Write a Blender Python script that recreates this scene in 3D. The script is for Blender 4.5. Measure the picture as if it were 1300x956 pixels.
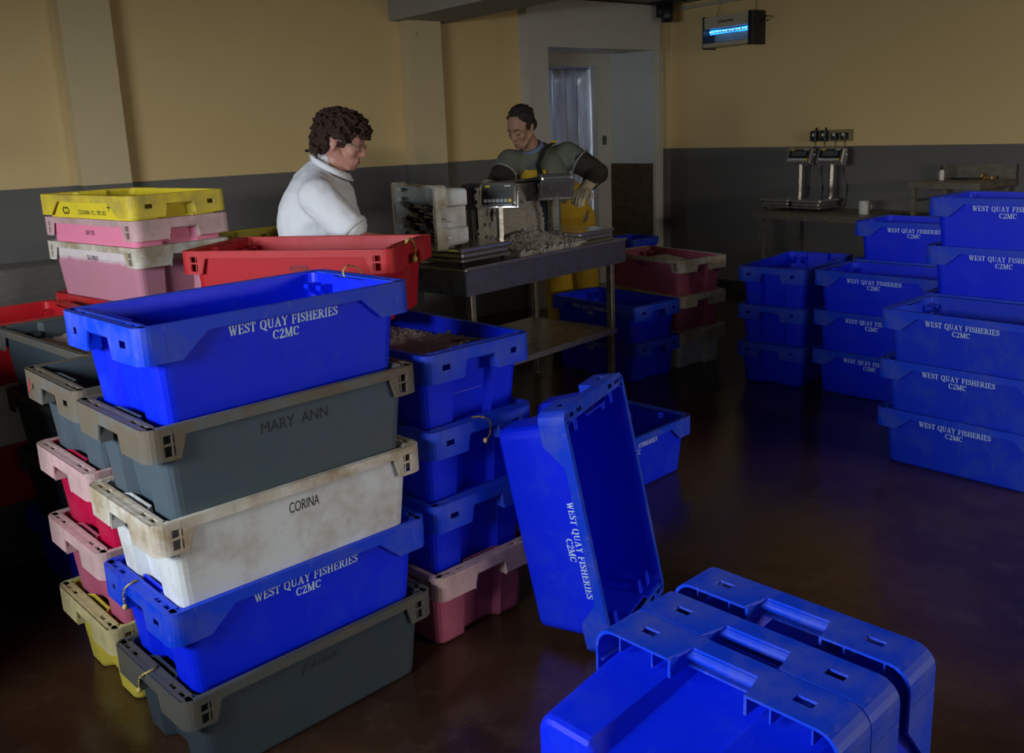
import bpy, math, random
from mathutils import Vector, Matrix, Euler
for o in list(bpy.data.objects): bpy.data.objects.remove(o, do_unlink=True)
SC = bpy.context.scene
COL = SC.collection
R = math.radians
random.seed(7)

# ---------------------------------------------------------------- camera, light, exposure
F_PX, CAM_H, PITCH, ROLL = 1173.68, 1.6225, R(12.8531), R(2.3037)
cam_d = bpy.data.cameras.new('camera'); cam = bpy.data.objects.new('camera', cam_d); COL.objects.link(cam)
fw = Vector((0, math.cos(PITCH), -math.sin(PITCH))); dn = Vector((0, -math.sin(PITCH), -math.cos(PITCH))); rt = Vector((1, 0, 0))
rt2 = rt*math.cos(ROLL) + dn*math.sin(ROLL); dn2 = -rt*math.sin(ROLL) + dn*math.cos(ROLL)
m = Matrix((rt2, -dn2, -fw)).transposed().to_4x4(); m.translation = (0, 0, CAM_H)
cam.matrix_world = m
cam_d.sensor_fit = 'HORIZONTAL'; cam_d.sensor_width = 36; cam_d.lens = F_PX/1300*36
cam_d.shift_y = -44.5/1300; cam_d.clip_start = .05
SC.camera = cam
SC.view_settings.view_transform = 'Standard'; SC.view_settings.look = 'None'
SC.view_settings.gamma = 1; SC.view_settings.use_curve_mapping = False
SC.view_settings.exposure = 0.0
w = bpy.data.worlds.new('world'); SC.world = w; w.use_nodes = True
w.node_tree.nodes['Background'].inputs[0].default_value = (.75, .82, 1, 1)
w.node_tree.nodes['Background'].inputs[1].default_value = .015
def area(name, loc, target, sx, sy, power, col):
    d = bpy.data.lights.new(name, 'AREA'); d.shape = 'RECTANGLE'; d.size = sx; d.size_y = sy; d.energy = power; d.color = col
    o = bpy.data.objects.new(name, d); COL.objects.link(o); o.location = loc
    o.rotation_euler = (Vector(target)-Vector(loc)).to_track_quat('-Z', 'Y').to_euler(); return o
area('daylight_from_loading_door', (-3.0, -.3, 2.15), (-.2, 3.4, 1.75), 2.6, 1.4, 370, (.88, .94, 1))
area('added_front_fill', (.7, -1.9, 2.0), (-.2, 5.0, 1.2), 2.2, 1.0, 5, (1, .93, .78))  # weak fill added behind the camera to lift the front faces
area('added_right_fill', (5.6, .2, 2.1), (.2, 5.4, 1.2), 2.0, 1.2, 310, (1, .92, .78))  # unseen warm fill added from the right to brighten the ice on the table
area('warm_overhead_right', (4.2, 4.6, 2.7), (4.6, 5.4, 0), 1.6, .8, 5, (1, .88, .66))  # weak warm area lamp just under the closed ceiling

# wall frame: a runs along the left wall, b towards it
PHI = .6580467
NB = Vector((math.cos(PHI), math.sin(PHI), 0)); NL = Vector((-math.sin(PHI), math.cos(PHI), 0))
DB, DL, ZG, ZC = 7.2266, 6.6243, 1.381, 2.76
def W(a, b, z=0): return NB*a + NL*b + Vector((0, 0, z))

# ---------------------------------------------------------------- materials
def nodes(name):
    mt = bpy.data.materials.new(name); mt.use_nodes = True; nt = mt.node_tree
    return mt, nt, nt.nodes['Principled BSDF']
def N(nt, t, **k):
    n = nt.nodes.new(t)
    for a, b in k.items(): setattr(n, a, b)
    return n
def noise(nt, scale, detail=4, rough=.6, coord='Object', stretch=None):
    tc = N(nt, 'ShaderNodeTexCoord'); nz = N(nt, 'ShaderNodeTexNoise')
    nz.inputs['Scale'].default_value = scale; nz.inputs['Detail'].default_value = detail; nz.inputs['Roughness'].default_value = rough
    if stretch:
        mp = N(nt, 'ShaderNodeMapping'); mp.inputs['Scale'].default_value = stretch
        nt.links.new(tc.outputs[coord], mp.inputs['Vector']); nt.links.new(mp.outputs['Vector'], nz.inputs['Vector'])
    else: nt.links.new(tc.outputs[coord], nz.inputs['Vector'])
    return nz.outputs['Fac']
def ramp(nt, fac, stops):
    r = N(nt, 'ShaderNodeValToRGB'); e = r.color_ramp.elements
    while len(e) < len(stops): e.new(.5)
    for i, (p, c) in enumerate(stops):
        e[i].position = p; e[i].color = (*c, 1) if len(c) == 3 else c
    nt.links.new(fac, r.inputs[0]); return r.outputs[0]
def mix(nt, fac, a, b):
    mx = N(nt, 'ShaderNodeMix', data_type='RGBA')
    def put(sock, v):
        if isinstance(v, (tuple, list)): sock.default_value = (*v, 1)[:4]
        elif isinstance(v, (int, float)): sock.default_value = v
        else: nt.links.new(v, sock)
    put(mx.inputs[0], fac); put(mx.inputs[6], a); put(mx.inputs[7], b); return mx.outputs[2]
def bump(nt, bs, fac, strength=.2, dist=.01):
    b = N(nt, 'ShaderNodeBump'); b.inputs['Strength'].default_value = strength; b.inputs['Distance'].default_value = dist
    nt.links.new(fac, b.inputs['Height']); nt.links.new(b.outputs[0], bs.inputs['Normal'])
def simple(name, col, rough=.5, metal=0, spec=.5):
    mt, nt, bs = nodes(name)
    v = noise(nt, 30, 3); c = mix(nt, v, tuple(x*.82 for x in col), tuple(min(1, x*1.12) for x in col))
    nt.links.new(c, bs.inputs['Base Color']); bs.inputs['Roughness'].default_value = rough; bs.inputs['Metallic'].default_value = metal
    bs.inputs['Specular IOR Level'].default_value = spec
    return mt
def plastic(name, col, dirt=(.25, .2, .14), amt=.35, rough=.42, scratch=None, top=None, lo=.52, hi=.74):
    """moulded plastic with smears of dirt and pale scuffs; top = (colour, height) for a bleached upper half"""
    if name.endswith('rim') or 'rim' in name: amt = min(1, amt*1.15); lo -= .03; hi -= .06
    mt, nt, bs = nodes(name)
    base = tuple(col)
    if top:
        tc = N(nt, 'ShaderNodeTexCoord'); sp = N(nt, 'ShaderNodeSeparateXYZ'); nt.links.new(tc.outputs['Object'], sp.inputs[0])
        nz = noise(nt, 12, 4)
        ad = N(nt, 'ShaderNodeMath', operation='MULTIPLY_ADD'); nt.links.new(nz, ad.inputs[0]); ad.inputs[1].default_value = .05; nt.links.new(sp.outputs['Z'], ad.inputs[2])
        f = ramp(nt, ad.outputs[0], [(top[1]-.01+.025, (0, 0, 0)), (top[1]+.012+.025, (1, 1, 1))])
        base = mix(nt, f, base, top[0])
    n1 = noise(nt, 5, 6, .7); f1 = ramp(nt, n1, [(lo, (0, 0, 0)), (hi, (amt, amt, amt))])
    c = mix(nt, f1, base, dirt)
    n2 = noise(nt, 34, 5, .75, stretch=(1, 1, .35)); f2 = ramp(nt, n2, [(.6, (0, 0, 0)), (.78, (amt*.7,)*3)])
    c = mix(nt, f2, c, scratch or dirt)
    nt.links.new(c, bs.inputs['Base Color'])
    rr = ramp(nt, n1, [(.3, (rough,)*3), (.8, (rough+.2,)*3)]); nt.links.new(rr, bs.inputs['Roughness'])
    bump(nt, bs, noise(nt, 9, 3), .12, .004); bs.inputs['Specular IOR Level'].default_value = .3
    return mt
M = {}
M['blue'] = plastic('blue_plastic', (.0, .016, .78), (.03, .12, .4), .18, .4, (.1, .25, .55))
M['blue_rim'] = plastic('blue_plastic_rim', (.0, .040, .62), (.12, .14, .22), .34, .45, (.42, .36, .40), lo=.5)
M['blue_worn'] = plastic('blue_plastic_worn', (.0, .025, .58), (.05, .12, .3), .4, .5, (.1, .2, .3), lo=.5)
M['grey'] = plastic('grey_plastic', (.062, .088, .11), (.09, .08, .065), .5, .5)
M['grey_rim'] = plastic('grey_plastic_rim', (.11, .125, .13), (.12, .095, .065), .85, .55, lo=.42, hi=.6)
M['dark_grey'] = plastic('dark_grey_plastic', (.030, .045, .058), (.05, .045, .04), .5, .5)
M['dark_grey_rim'] = plastic('dark_grey_plastic_rim', (.06, .068, .07), (.09, .075, .05), .8, .55, lo=.42)
M['white'] = plastic('white_plastic', (.62, .66, .67), (.34, .26, .17), .75, .5, (.3, .2, .12), lo=.46)
M['white_rim'] = plastic('white_plastic_rim', (.60, .58, .52), (.33, .26, .17), .9, .55, (.3, .2, .12), lo=.42, hi=.66)
M['red'] = plastic('red_plastic', (.38, .006, .012), (.25, .02, .02), .3, .42, (.4, .1, .08))
M['red_rim'] = plastic('red_plastic_rim', (.40, .010, .015), (.35, .07, .06), .35, .45, (.5, .2, .14))
M['crimson'] = plastic('crimson_plastic', (.45, .004, .05), (.3, .05, .08), .3, .4)
M['pink'] = plastic('pink_plastic', (.38, .085, .15), (.32, .16, .16), .5, .5)
M['pink_pale'] = plastic('pale_pink_plastic', (.47, .2, .27), (.36, .2, .19), .45, .5, top=((.62, .55, .55), .2))
M['pink_hot'] = plastic('hot_pink_plastic', (.75, .22, .35), (.6, .3, .3), .3, .45)
M['pink_rim'] = plastic('pink_rim_plastic', (.58, .36, .38), (.33, .24, .21), .9, .55, (.35, .25, .2), lo=.42)
M['yellow'] = plastic('yellow_plastic', (.72, .58, .03), (.35, .27, .05), .55, .45, (.3, .22, .05))
M['yellow_rim'] = plastic('yellow_plastic_rim', (.68, .53, .03), (.33, .25, .07), .85, .5, (.25, .18, .06), lo=.44)
M['yellow_old'] = plastic('old_yellow_plastic', (.5, .42, .05), (.26, .2, .08), .6, .5)
M['yellow_old_rim'] = plastic('old_yellow_plastic_rim', (.5, .46, .22), (.3, .23, .12), .9, .5, lo=.42)
M['white_ink'] = simple('white_ink', (.55, .72, .8), .6)
M['black_ink'] = simple('black_ink', (.012, .014, .018), .6)
M['red_ink'] = simple('red_ink', (.5, .03, .03), .6)
M['rope'] = simple('yellow_rope', (.55, .42, .12), .8)
def metal(name, col, rough, streak=(1, 1, 1), amt=.5):
    mt, nt, bs = nodes(name); v = noise(nt, 14, 6, .7, stretch=streak)
    c = ramp(nt, v, [(.3, tuple(x*(1-amt) for x in col)), (.7, col)]); nt.links.new(c, bs.inputs['Base Color'])
    bs.inputs['Metallic'].default_value = .9
    nt.links.new(ramp(nt, v, [(.3, (rough+.2,)*3), (.7, (rough,)*3)]), bs.inputs['Roughness'])
    bump(nt, bs, v, .05, .003); return mt
M['steel'] = metal('stainless_steel', (.50, .48, .45), .3, (1, 1, 6))
M['steel_dull'] = metal('dull_steel', (.30, .27, .22), .42, (1, 1, 2))
M['steel_dark'] = metal('dark_steel', (.2, .2, .25), .4)
M['chrome'] = metal('chrome', (.75, .75, .74), .12, amt=.15)
M['black'] = simple('black_plastic', (.012, .012, .014), .4)
M['screen'] = simple('grey_lcd_screen', (.08, .085, .085), .2)
M['btn'] = simple('white_button', (.55, .6, .68), .5)
M['btn_yellow'] = simple('yellow_button', (.8, .6, .02), .5)
M['paper'] = simple('white_paper', (.6, .6, .55), .7)
M['rubber'] = simple('black_rubber', (.015, .015, .015), .7)

def wall_mat():
    mt, nt, bs = nodes('painted_wall')
    tc = N(nt, 'ShaderNodeTexCoord'); sp = N(nt, 'ShaderNodeSeparateXYZ'); nt.links.new(tc.outputs['Object'], sp.inputs[0])
    f = ramp(nt, sp.outputs['Z'], [(0, (0, 0, 0)), (1, (1, 1, 1))])
    gt = N(nt, 'ShaderNodeMath', operation='GREATER_THAN'); nt.links.new(sp.outputs['Z'], gt.inputs[0]); gt.inputs[1].default_value = ZG
    v = noise(nt, 1.6, 5); v2 = noise(nt, 9, 6, .7)
    cream = mix(nt, v, (.60, .435, .19), (.70, .52, .25))
    grey = mix(nt, v, (.105, .10, .094), (.135, .128, .12))
    c = mix(nt, gt.outputs[0], grey, cream)
    chips = ramp(nt, v2, [(.74, (0, 0, 0)), (.78, (.6, .6, .6))]); c = mix(nt, chips, c, (.2, .15, .07))
    nt.links.new(c, bs.inputs['Base Color']); bs.inputs['Roughness'].default_value = .62
    bump(nt, bs, noise(nt, 60, 3), .1, .002); return mt
M['wall'] = wall_mat()
def column_mat():
    mt, nt, bs = nodes('chipped_column_paint')
    tc = N(nt, 'ShaderNodeTexCoord'); sp = N(nt, 'ShaderNodeSeparateXYZ'); nt.links.new(tc.outputs['Object'], sp.inputs[0])
    gt = N(nt, 'ShaderNodeMath', operation='GREATER_THAN'); nt.links.new(sp.outputs['Z'], gt.inputs[0]); gt.inputs[1].default_value = ZG
    c = mix(nt, gt.outputs[0], (.115, .11, .105), (.58, .47, .27))
    v = noise(nt, 9, 6, .75); f = ramp(nt, v, [(.66, (0, 0, 0)), (.69, (1, 1, 1))])
    c = mix(nt, f, c, (.24, .19, .08)); nt.links.new(c, bs.inputs['Base Color']); bs.inputs['Roughness'].default_value = .6
    bump(nt, bs, f, .4, .004); return mt
M['column'] = column_mat()
M['ceiling'] = simple('ceiling_paint', (.32, .3, .25), .8)
M['door_white'] = simple('door_frame_paint', (.50, .48, .42), .5)
M['panel_white'] = simple('white_wall_panel', (.48, .49, .46), .35)
def floor_mat():
    mt, nt, bs = nodes('wet_brown_floor')
    v = noise(nt, 1.3, 6, .6); v2 = noise(nt, 7, 8, .75); v3 = noise(nt, 45, 4, .7)
    c = ramp(nt, v, [(.3, (.014, .006, .004)), (.55, (.04, .018, .009)), (.75, (.065, .034, .015))])
    c = mix(nt, ramp(nt, v2, [(.5, (0, 0, 0)), (.75, (.6, .6, .6))]), c, (.07, .045, .028))
    nt.links.new(c, bs.inputs['Base Color'])
    rr = ramp(nt, v, [(.35, (.07, .07, .07)), (.6, (.18, .18, .18)), (.75, (.36, .36, .36))]); nt.links.new(rr, bs.inputs['Roughness'])
    b1 = N(nt, 'ShaderNodeMath', operation='ADD'); nt.links.new(v2, b1.inputs[0]); nt.links.new(v3, b1.inputs[1])
    bump(nt, bs, b1.outputs[0], .16, .006)
    return mt
M['floor'] = floor_mat()
def ice_mat(name, a, b):
    mt, nt, bs = nodes(name); v = noise(nt, 60, 6, .8); v2 = noise(nt, 7, 4)
    c = mix(nt, v2, a, b); c = mix(nt, ramp(nt, v, [(.35, (.5, .5, .5)), (.6, (0, 0, 0))]), c, tuple(x*.7 for x in a))
    nt.links.new(c, bs.inputs['Base Color']); bs.inputs['Roughness'].default_value = .35
    bs.inputs['Subsurface Weight'].default_value = .15; bs.inputs['Subsurface Radius'].default_value = (.02, .02, .02)
    bump(nt, bs, v, 1, .02); return mt
M['ice'] = ice_mat('crushed_ice_white', (.70, .64, .55), (.8, .76, .7))
M['ice_pink'] = ice_mat('crushed_ice_pinkish', (.66, .50, .42), (.74, .6, .52))
M['ice_clear'] = ice_mat('ice_lumps', (.5, .55, .62), (.6, .65, .7))
def fish_mat():
    mt, nt, bs = nodes('fish_skin'); v = noise(nt, 25, 5)
    nt.links.new(ramp(nt, v, [(.4, (.015, .013, .012)), (.55, (.06, .05, .04)), (.7, (.3, .28, .25))]), bs.inputs['Base Color'])
    bs.inputs['Roughness'].default_value = .2; return mt
M['fish'] = fish_mat()

# ---------------------------------------------------------------- mesh helpers
class MB:
    def __init__(s): s.v = []; s.f = []; s.sm = []
    def add(s, vs, fs, smooth=False):
        n = len(s.v); s.v += [tuple(v) for v in vs]; s.f += [tuple(i+n for i in f) for f in fs]; s.sm += [smooth]*len(fs)
    def box(s, c, d, mt=None):
        x, y, z = d[0]/2, d[1]/2, d[2]/2
        vs = [Vector((c[0]+i*x, c[1]+j*y, c[2]+k*z)) for i in (-1, 1) for j in (-1, 1) for k in (-1, 1)]
        if mt is not None: vs = [mt @ v for v in vs]
        s.add(vs, [(0, 1, 3, 2), (4, 6, 7, 5), (0, 4, 5, 1), (2, 3, 7, 6), (0, 2, 6, 4), (1, 5, 7, 3)])
    def hexa(s, vs):  # 8 corners ordered as box
        s.add(vs, [(0, 1, 3, 2), (4, 6, 7, 5), (0, 4, 5, 1), (2, 3, 7, 6), (0, 2, 6, 4), (1, 5, 7, 3)])
    def rbox(s, c, d, r=.01, mt=None, seg=2):
        """box with rounded vertical edges and chamfered rims"""
        x, y = d[0]/2, d[1]/2; pts = []
        for (cx, cy, a0) in ((x-r, y-r, 0), (-x+r, y-r, 90), (-x+r, -y+r, 180), (x-r, -y+r, 270)):
            for i in range(seg+1):
                a = R(a0+90*i/seg); pts.append((cx+r*math.cos(a), cy+r*math.sin(a)))
        rings = []
        q = min(r*.5, d[2]*.3)
        for (zz, k) in ((-d[2]/2, q), (-d[2]/2+q, 0), (d[2]/2-q, 0), (d[2]/2, q)):
            rings.append([Vector((c[0]+px*(1-k/max(x, 1e-6)), c[1]+py*(1-k/max(y, 1e-6)), c[2]+zz)) for px, py in pts])
        s.loft(rings, mt=mt, caps=True)
    def loft(s, rings, mt=None, caps=True, closed=True, smooth=False):
        n = len(rings[0]); vs = [mt @ Vector(v) if mt is not None else Vector(v) for r in rings for v in r]; fs = []
        for k in range(len(rings)-1):
            for i in range(n if closed else n-1):
                j = (i+1) % n; fs.append((k*n+i, k*n+j, (k+1)*n+j, (k+1)*n+i))
        if caps: fs.append(tuple(range(n-1, -1, -1))); fs.append(tuple(range((len(rings)-1)*n, len(rings)*n)))
        s.add(vs, fs, smooth)
    def tube(s, pts, r, n=8, smooth=True, rs=None):
        pts = [Vector(p) for p in pts]; rings = []
        up = Vector((.13, .21, .97))
        for i, p in enumerate(pts):
            t = (pts[min(i+1, len(pts)-1)]-pts[max(i-1, 0)]).normalized()
            a = t.cross(up)
            if a.length < .05: a = t.cross(Vector((1, 0, 0)))
            a.normalize(); b = t.cross(a); rr = rs[i] if rs else r
            rings.append([p+(a*math.cos(2*math.pi*k/n)+b*math.sin(2*math.pi*k/n))*rr for k in range(n)])
            up = b
        s.loft(rings, smooth=smooth)
    def cone(s, p1, r1, p2, r2, n=14):
        """capsule with two radii"""
        p1, p2 = Vector(p1), Vector(p2); ax = p2-p1; L = ax.length
        if L < 1e-5: return s.ell(p1, (r1, r1, r1))
        t = ax/L; a = t.orthogonal().normalized(); b = t.cross(a); rings = []
        for i in range(6):
            th = R(-88+88*i/5); rings.append((p1+t*(r1*math.sin(th)), r1*math.cos(th)))
        for i in range(6):
            th = R(88*i/5); rings.append((p2+t*(r2*math.sin(th)), r2*math.cos(th)))
        s.loft([[c+(a*math.cos(2*math.pi*k/n)+b*math.sin(2*math.pi*k/n))*rr for k in range(n)] for c, rr in rings], smooth=True)
    def ell(s, c, r, rot=None, n=16, mt=None):
        c = Vector(c); rings = []
        for i in range(9):
            th = R(-88+176*i/8)
            ring = []
            for k in range(n):
                v = Vector((r[0]*math.cos(th)*math.cos(2*math.pi*k/n), r[1]*math.cos(th)*math.sin(2*math.pi*k/n), r[2]*math.sin(th)))
                if rot is not None: v = rot @ v
                v = c+v
                ring.append(mt @ v if mt is not None else v)
            rings.append(ring)
        s.loft(rings, smooth=True)
    def lathe(s, prof, c, n=20, smooth=True, mt=None):
        s.loft([[Vector((c[0]+r*math.cos(2*math.pi*k/n), c[1]+r*math.sin(2*math.pi*k/n), c[2]+z)) for k in range(n)] for r, z in prof], mt=mt, smooth=smooth)
    def mesh(s, name, mat=None):
        me = bpy.data.meshes.new(name); me.from_pydata([tuple(v) for v in s.v], [], s.f); me.update()
        me.polygons.foreach_set('use_smooth', s.sm)
        if mat: me.materials.append(mat)
        return me
    def build(s, name, mat, parent=None, loc=None):
        o = bpy.data.objects.new(name, s.mesh(name, mat)); COL.objects.link(o)
        if parent: o.parent = parent
        if loc is not None: o.location = loc
        return o
def thing(name, label, cat, mat=None, group=None):
    o = bpy.data.objects.new(name, None); COL.objects.link(o); o.empty_display_size = .05
    if mat is not None: o.matrix_world = mat
    return tag(o, label, cat, group)
def tag(o, label, cat, group=None, kind=None):
    o['label'] = label; o['category'] = cat
    if group: o['group'] = group
    if kind: o['kind'] = kind
    return o
def struct(o): o['kind'] = 'structure'; return o
def pose(x, y, z, ang): return Matrix.Translation((x, y, z)) @ Matrix.Rotation(R(ang), 4, 'Z')
def remesh(mb, voxel, smooth=4, name='m', noise_amt=0, noise_scale=.02):
    o = bpy.data.objects.new('tmp', mb.mesh('tmp')); COL.objects.link(o)
    md = o.modifiers.new('r', 'REMESH'); md.mode = 'VOXEL'; md.voxel_size = voxel; md.use_smooth_shade = True
    sm = o.modifiers.new('s', 'SMOOTH'); sm.iterations = smooth; sm.factor = .5
    if noise_amt:
        tx = bpy.data.textures.new('clouds', 'CLOUDS'); tx.noise_scale = noise_scale
        dp = o.modifiers.new('d', 'DISPLACE'); dp.texture = tx; dp.strength = noise_amt; dp.texture_coords = 'LOCAL'
    dg = bpy.context.evaluated_depsgraph_get(); dg.update()
    me = bpy.data.meshes.new_from_object(o.evaluated_get(dg)); me.name = name
    bpy.data.objects.remove(o, do_unlink=True)
    me.polygons.foreach_set('use_smooth', [True]*len(me.polygons))
    return me
def link(name, me, mat, parent=None):
    me.materials.clear(); me.materials.append(mat)
    o = bpy.data.objects.new(name, me); COL.objects.link(o)
    if parent: o.parent = parent
    return o

# ---------------------------------------------------------------- lettering
SERIF = {
 'W': (1.0, [((.1, 1), (.33, 0), 1), ((.33, 0), (.53, .95), 0), ((.46, 1), (.69, 0), 1), ((.69, 0), (.9, 1), 0)], [(0, .24, 1), (.38, .6, 1), (.78, 1, 1)]),
 'E': (.66, [((.16, 0), (.16, 1), 1), ((.16, .97), (.6, .97), 0), ((.16, .5), (.48, .5), 0), ((.16, .03), (.64, .03), 0), ((.6, .97), (.6, .78), 0), ((.64, .03), (.64, .24), 0), ((.48, .6), (.48, .4), 0)], [(.02, .3, 1), (.02, .3, 0)]),
 'S': (.56, [((.5, .95), (.5, .72), 0), ((.5, .86), (.3, .98), 0), ((.3, .98), (.12, .88), 0), ((.12, .88), (.1, .68), 1), ((.12, .66), (.46, .38), 1), ((.48, .36), (.48, .18), 1), ((.48, .14), (.28, .02), 0), ((.28, .02), (.06, .16), 0), ((.06, .28), (.06, .05), 0)], []),
 'T': (.68, [((.34, 0), (.34, 1), 1), ((.04, .97), (.64, .97), 0), ((.04, .97), (.04, .76), 0), ((.64, .97), (.64, .76), 0)], [(.2, .48, 0)]),
 'Q': (.8, [((.4, .98), (.2, .9), 0), ((.2, .9), (.1, .68), 1), ((.1, .68), (.1, .32), 1), ((.1, .32), (.2, .1), 1), ((.2, .1), (.4, .02), 0), ((.4, .02), (.6, .1), 0), ((.6, .1), (.7, .32), 1), ((.7, .32), (.7, .68), 1), ((.7, .68), (.6, .9), 1), ((.6, .9), (.4, .98), 0), ((.4, .02), (.78, -.2), 1)], []),
 'U': (.8, [((.18, 1), (.18, .28), 1), ((.18, .28), (.28, .06), 1), ((.28, .06), (.45, .02), 0), ((.45, .02), (.62, .1), 0), ((.62, .1), (.66, 1), 0)], [(.02, .34, 1), (.54, .78, 1)]),
 'A': (.8, [((.12, 0), (.4, 1), 0), ((.4, 1), (.66, 0), 1), ((.22, .36), (.55, .36), 0)], [(.0, .26, 0), (.5, .8, 0)]),
 'Y': (.76, [((.1, 1), (.38, .48), 1), ((.66, 1), (.38, .48), 0), ((.38, .5), (.38, 0), 1)], [(0, .24, 1), (.54, .76, 1), (.24, .52, 0)]),
 'F': (.6, [((.16, 0), (.16, 1), 1), ((.16, .97), (.56, .97), 0), ((.16, .5), (.46, .5), 0), ((.56, .97), (.56, .76), 0), ((.46, .6), (.46, .4), 0)], [(.02, .3, 1), (.02, .32, 0)]),
 'I': (.36, [((.18, 0), (.18, 1), 1)], [(.04, .32, 1), (.04, .32, 0)]),
 'H': (.82, [((.17, 0), (.17, 1), 1), ((.65, 0), (.65, 1), 1), ((.17, .5), (.65, .5), 0)], [(.03, .31, 1), (.03, .31, 0), (.51, .79, 1), (.51, .79, 0)]),
 'R': (.74, [((.16, 0), (.16, 1), 1), ((.16, .97), (.42, .97), 0), ((.42, .97), (.54, .84), 0), ((.54, .84), (.54, .64), 1), ((.54, .64), (.42, .5), 0), ((.42, .5), (.16, .5), 0), ((.36, .5), (.66, .02), 1)], [(.02, .3, 1), (.02, .3, 0), (.58, .76, 0)]),
 'C': (.74, [((.64, .95), (.64, .7), 0), ((.64, .82), (.42, .98), 0), ((.42, .98), (.2, .88), 0), ((.2, .88), (.1, .66), 1), ((.1, .66), (.1, .34), 1), ((.1, .34), (.2, .12), 1), ((.2, .12), (.42, .02), 0), ((.42, .02), (.66, .2), 0)], []),
 '2': (.56, [((.06, .74), (.12, .92), 0), ((.12, .92), (.28, .99), 0), ((.28, .99), (.44, .88), 0), ((.44, .88), (.44, .64), 1), ((.44, .64), (.06, .06), 0), ((.04, .05), (.52, .05), 1), ((.52, .05), (.54, .2), 0)], []),
 'M': (.98, [((.14, 0), (.14, 1), 0), ((.16, 1), (.48, .05), 1), ((.48, .05), (.8, 1), 0), ((.82, 0), (.82, 1), 1)], [(.0, .26, 1), (.02, .26, 0), (.7, .96, 1), (.68, .96, 0)]),
}
def serif_line(mb, text, cx, z, h, fn):
    """text centred on cx with baseline z and height h; fn maps (x, z, lift) to a point"""
    k = 1.0*h; gap = .09*h
    wd = sum((SERIF[c][0]*k+gap) if c != ' ' else .42*h for c in text)-gap; x0 = cx-wd/2
    for ci, c in enumerate(text):
        if c == ' ': x0 += .42*h; continue
        gw, st, sf = SERIF[c]
        def seg(p, q, t):
            p = Vector((x0+p[0]*k, z+p[1]*h)); q = Vector((x0+q[0]*k, z+q[1]*h)); d = q-p
            if d.length < 1e-6: return
            d.normalize(); nrm = Vector((-d.y, d.x))*t/2; p = p-d*t*.25; q = q+d*t*.25
            L = []
            for a in (p-nrm, p+nrm, q-nrm, q+nrm):
                for l in (0, .0012): L.append(fn(a.x, a.y, l))
            mb.hexa([L[0], L[1], L[2], L[3], L[4], L[5], L[6], L[7]])
        for p, q, th in st: seg(p, q, (.16 if th else .075)*h)
        for xa, xb, yy in sf: seg((xa, yy-.03 if yy else .03), (xb, yy-.03 if yy else .03), .06*h)
        x0 += gw*k+gap
_fc = {}
def font_mesh(text, size, sx=1.0, bold=0.0):
    key = (text, size, sx, bold)
    if key not in _fc:
        cu = bpy.data.curves.new('txt', 'FONT'); cu.body = text; cu.size = size; cu.align_x = 'CENTER'; cu.extrude = .0006; cu.offset = bold
        o = bpy.data.objects.new('txt', cu); COL.objects.link(o); dg = bpy.context.evaluated_depsgraph_get(); dg.update()
        me = bpy.data.meshes.new_from_object(o.evaluated_get(dg)); bpy.data.objects.remove(o, do_unlink=True)
        _fc[key] = ([(v.co.x*sx, v.co.y, v.co.z) for v in me.vertices], [tuple(p.vertices) for p in me.polygons])
    return _fc[key]

# ---------------------------------------------------------------- the fish crate
L2, W2, H, S = .4, .2215, .268, .238          # half length, half width, height, stacking pitch
BX0, BX1, BY0, BY1 = .340, .362, .188, .210   # body half sizes at the bottom and the top
def outline(hx, hy, notch, r=.03, inset=0, ny=.07):
    hx -= inset; hy -= inset; r = max(r-inset, .006); pts = []
    def corner(cx, cy, a0):
        for i in range(5):
            a = R(a0+90*i/4); pts.append((cx+r*math.cos(a), cy+r*math.sin(a)))
    pts += [(hx, -ny-.012), (hx-notch, -ny+.004), (hx-notch, ny-.004), (hx, ny+.012)]
    corner(hx-r, hy-r, 0); corner(-hx+r, hy-r, 90)
    pts += [(-hx, ny+.012), (-hx+notch, ny-.004), (-hx+notch, -ny+.004), (-hx, -ny-.012)]
    corner(-hx+r, -hy+r, 180); corner(hx-r, -hy+r, 270)
    return pts
def lerp(a, b, t): return a+(b-a)*t
def crate_body(tabs=True):
    mb = MB(); ht = H-.004
    def ring(z, ins, extra=0):
        t = z/H; return [(x, y, z) for x, y in outline(lerp(BX0, BX1, t), lerp(BY0, BY1, t), lerp(.028, .018, t), .032, ins+extra)]
    rings = [ring(0, 0, .010), ring(.004, 0, .003), ring(.012, 0)]+[ring(H*k/4, 0) for k in (1, 2, 3)]+[ring(ht, 0), ring(ht, .006), ring(H*.5, .006), ring(.02, .006), ring(.009, .012)]
    mb.loft(rings)
    for sx in (-1, 1):
        for yy in (-.168, -.102, .102, .168):
            mb.hexa([(sx*.306, yy-.012, H-.046), (sx*.306, yy-.012, H-.032), (sx*.306, yy+.012, H-.046), (sx*.306, yy+.012, H-.032),
                     (sx*.358, yy-.014, H-.085), (sx*.358, yy-.014, H-.032), (sx*.358, yy+.014, H-.085), (sx*.358, yy+.014, H-.032)]) if tabs else None
    return mb
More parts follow.
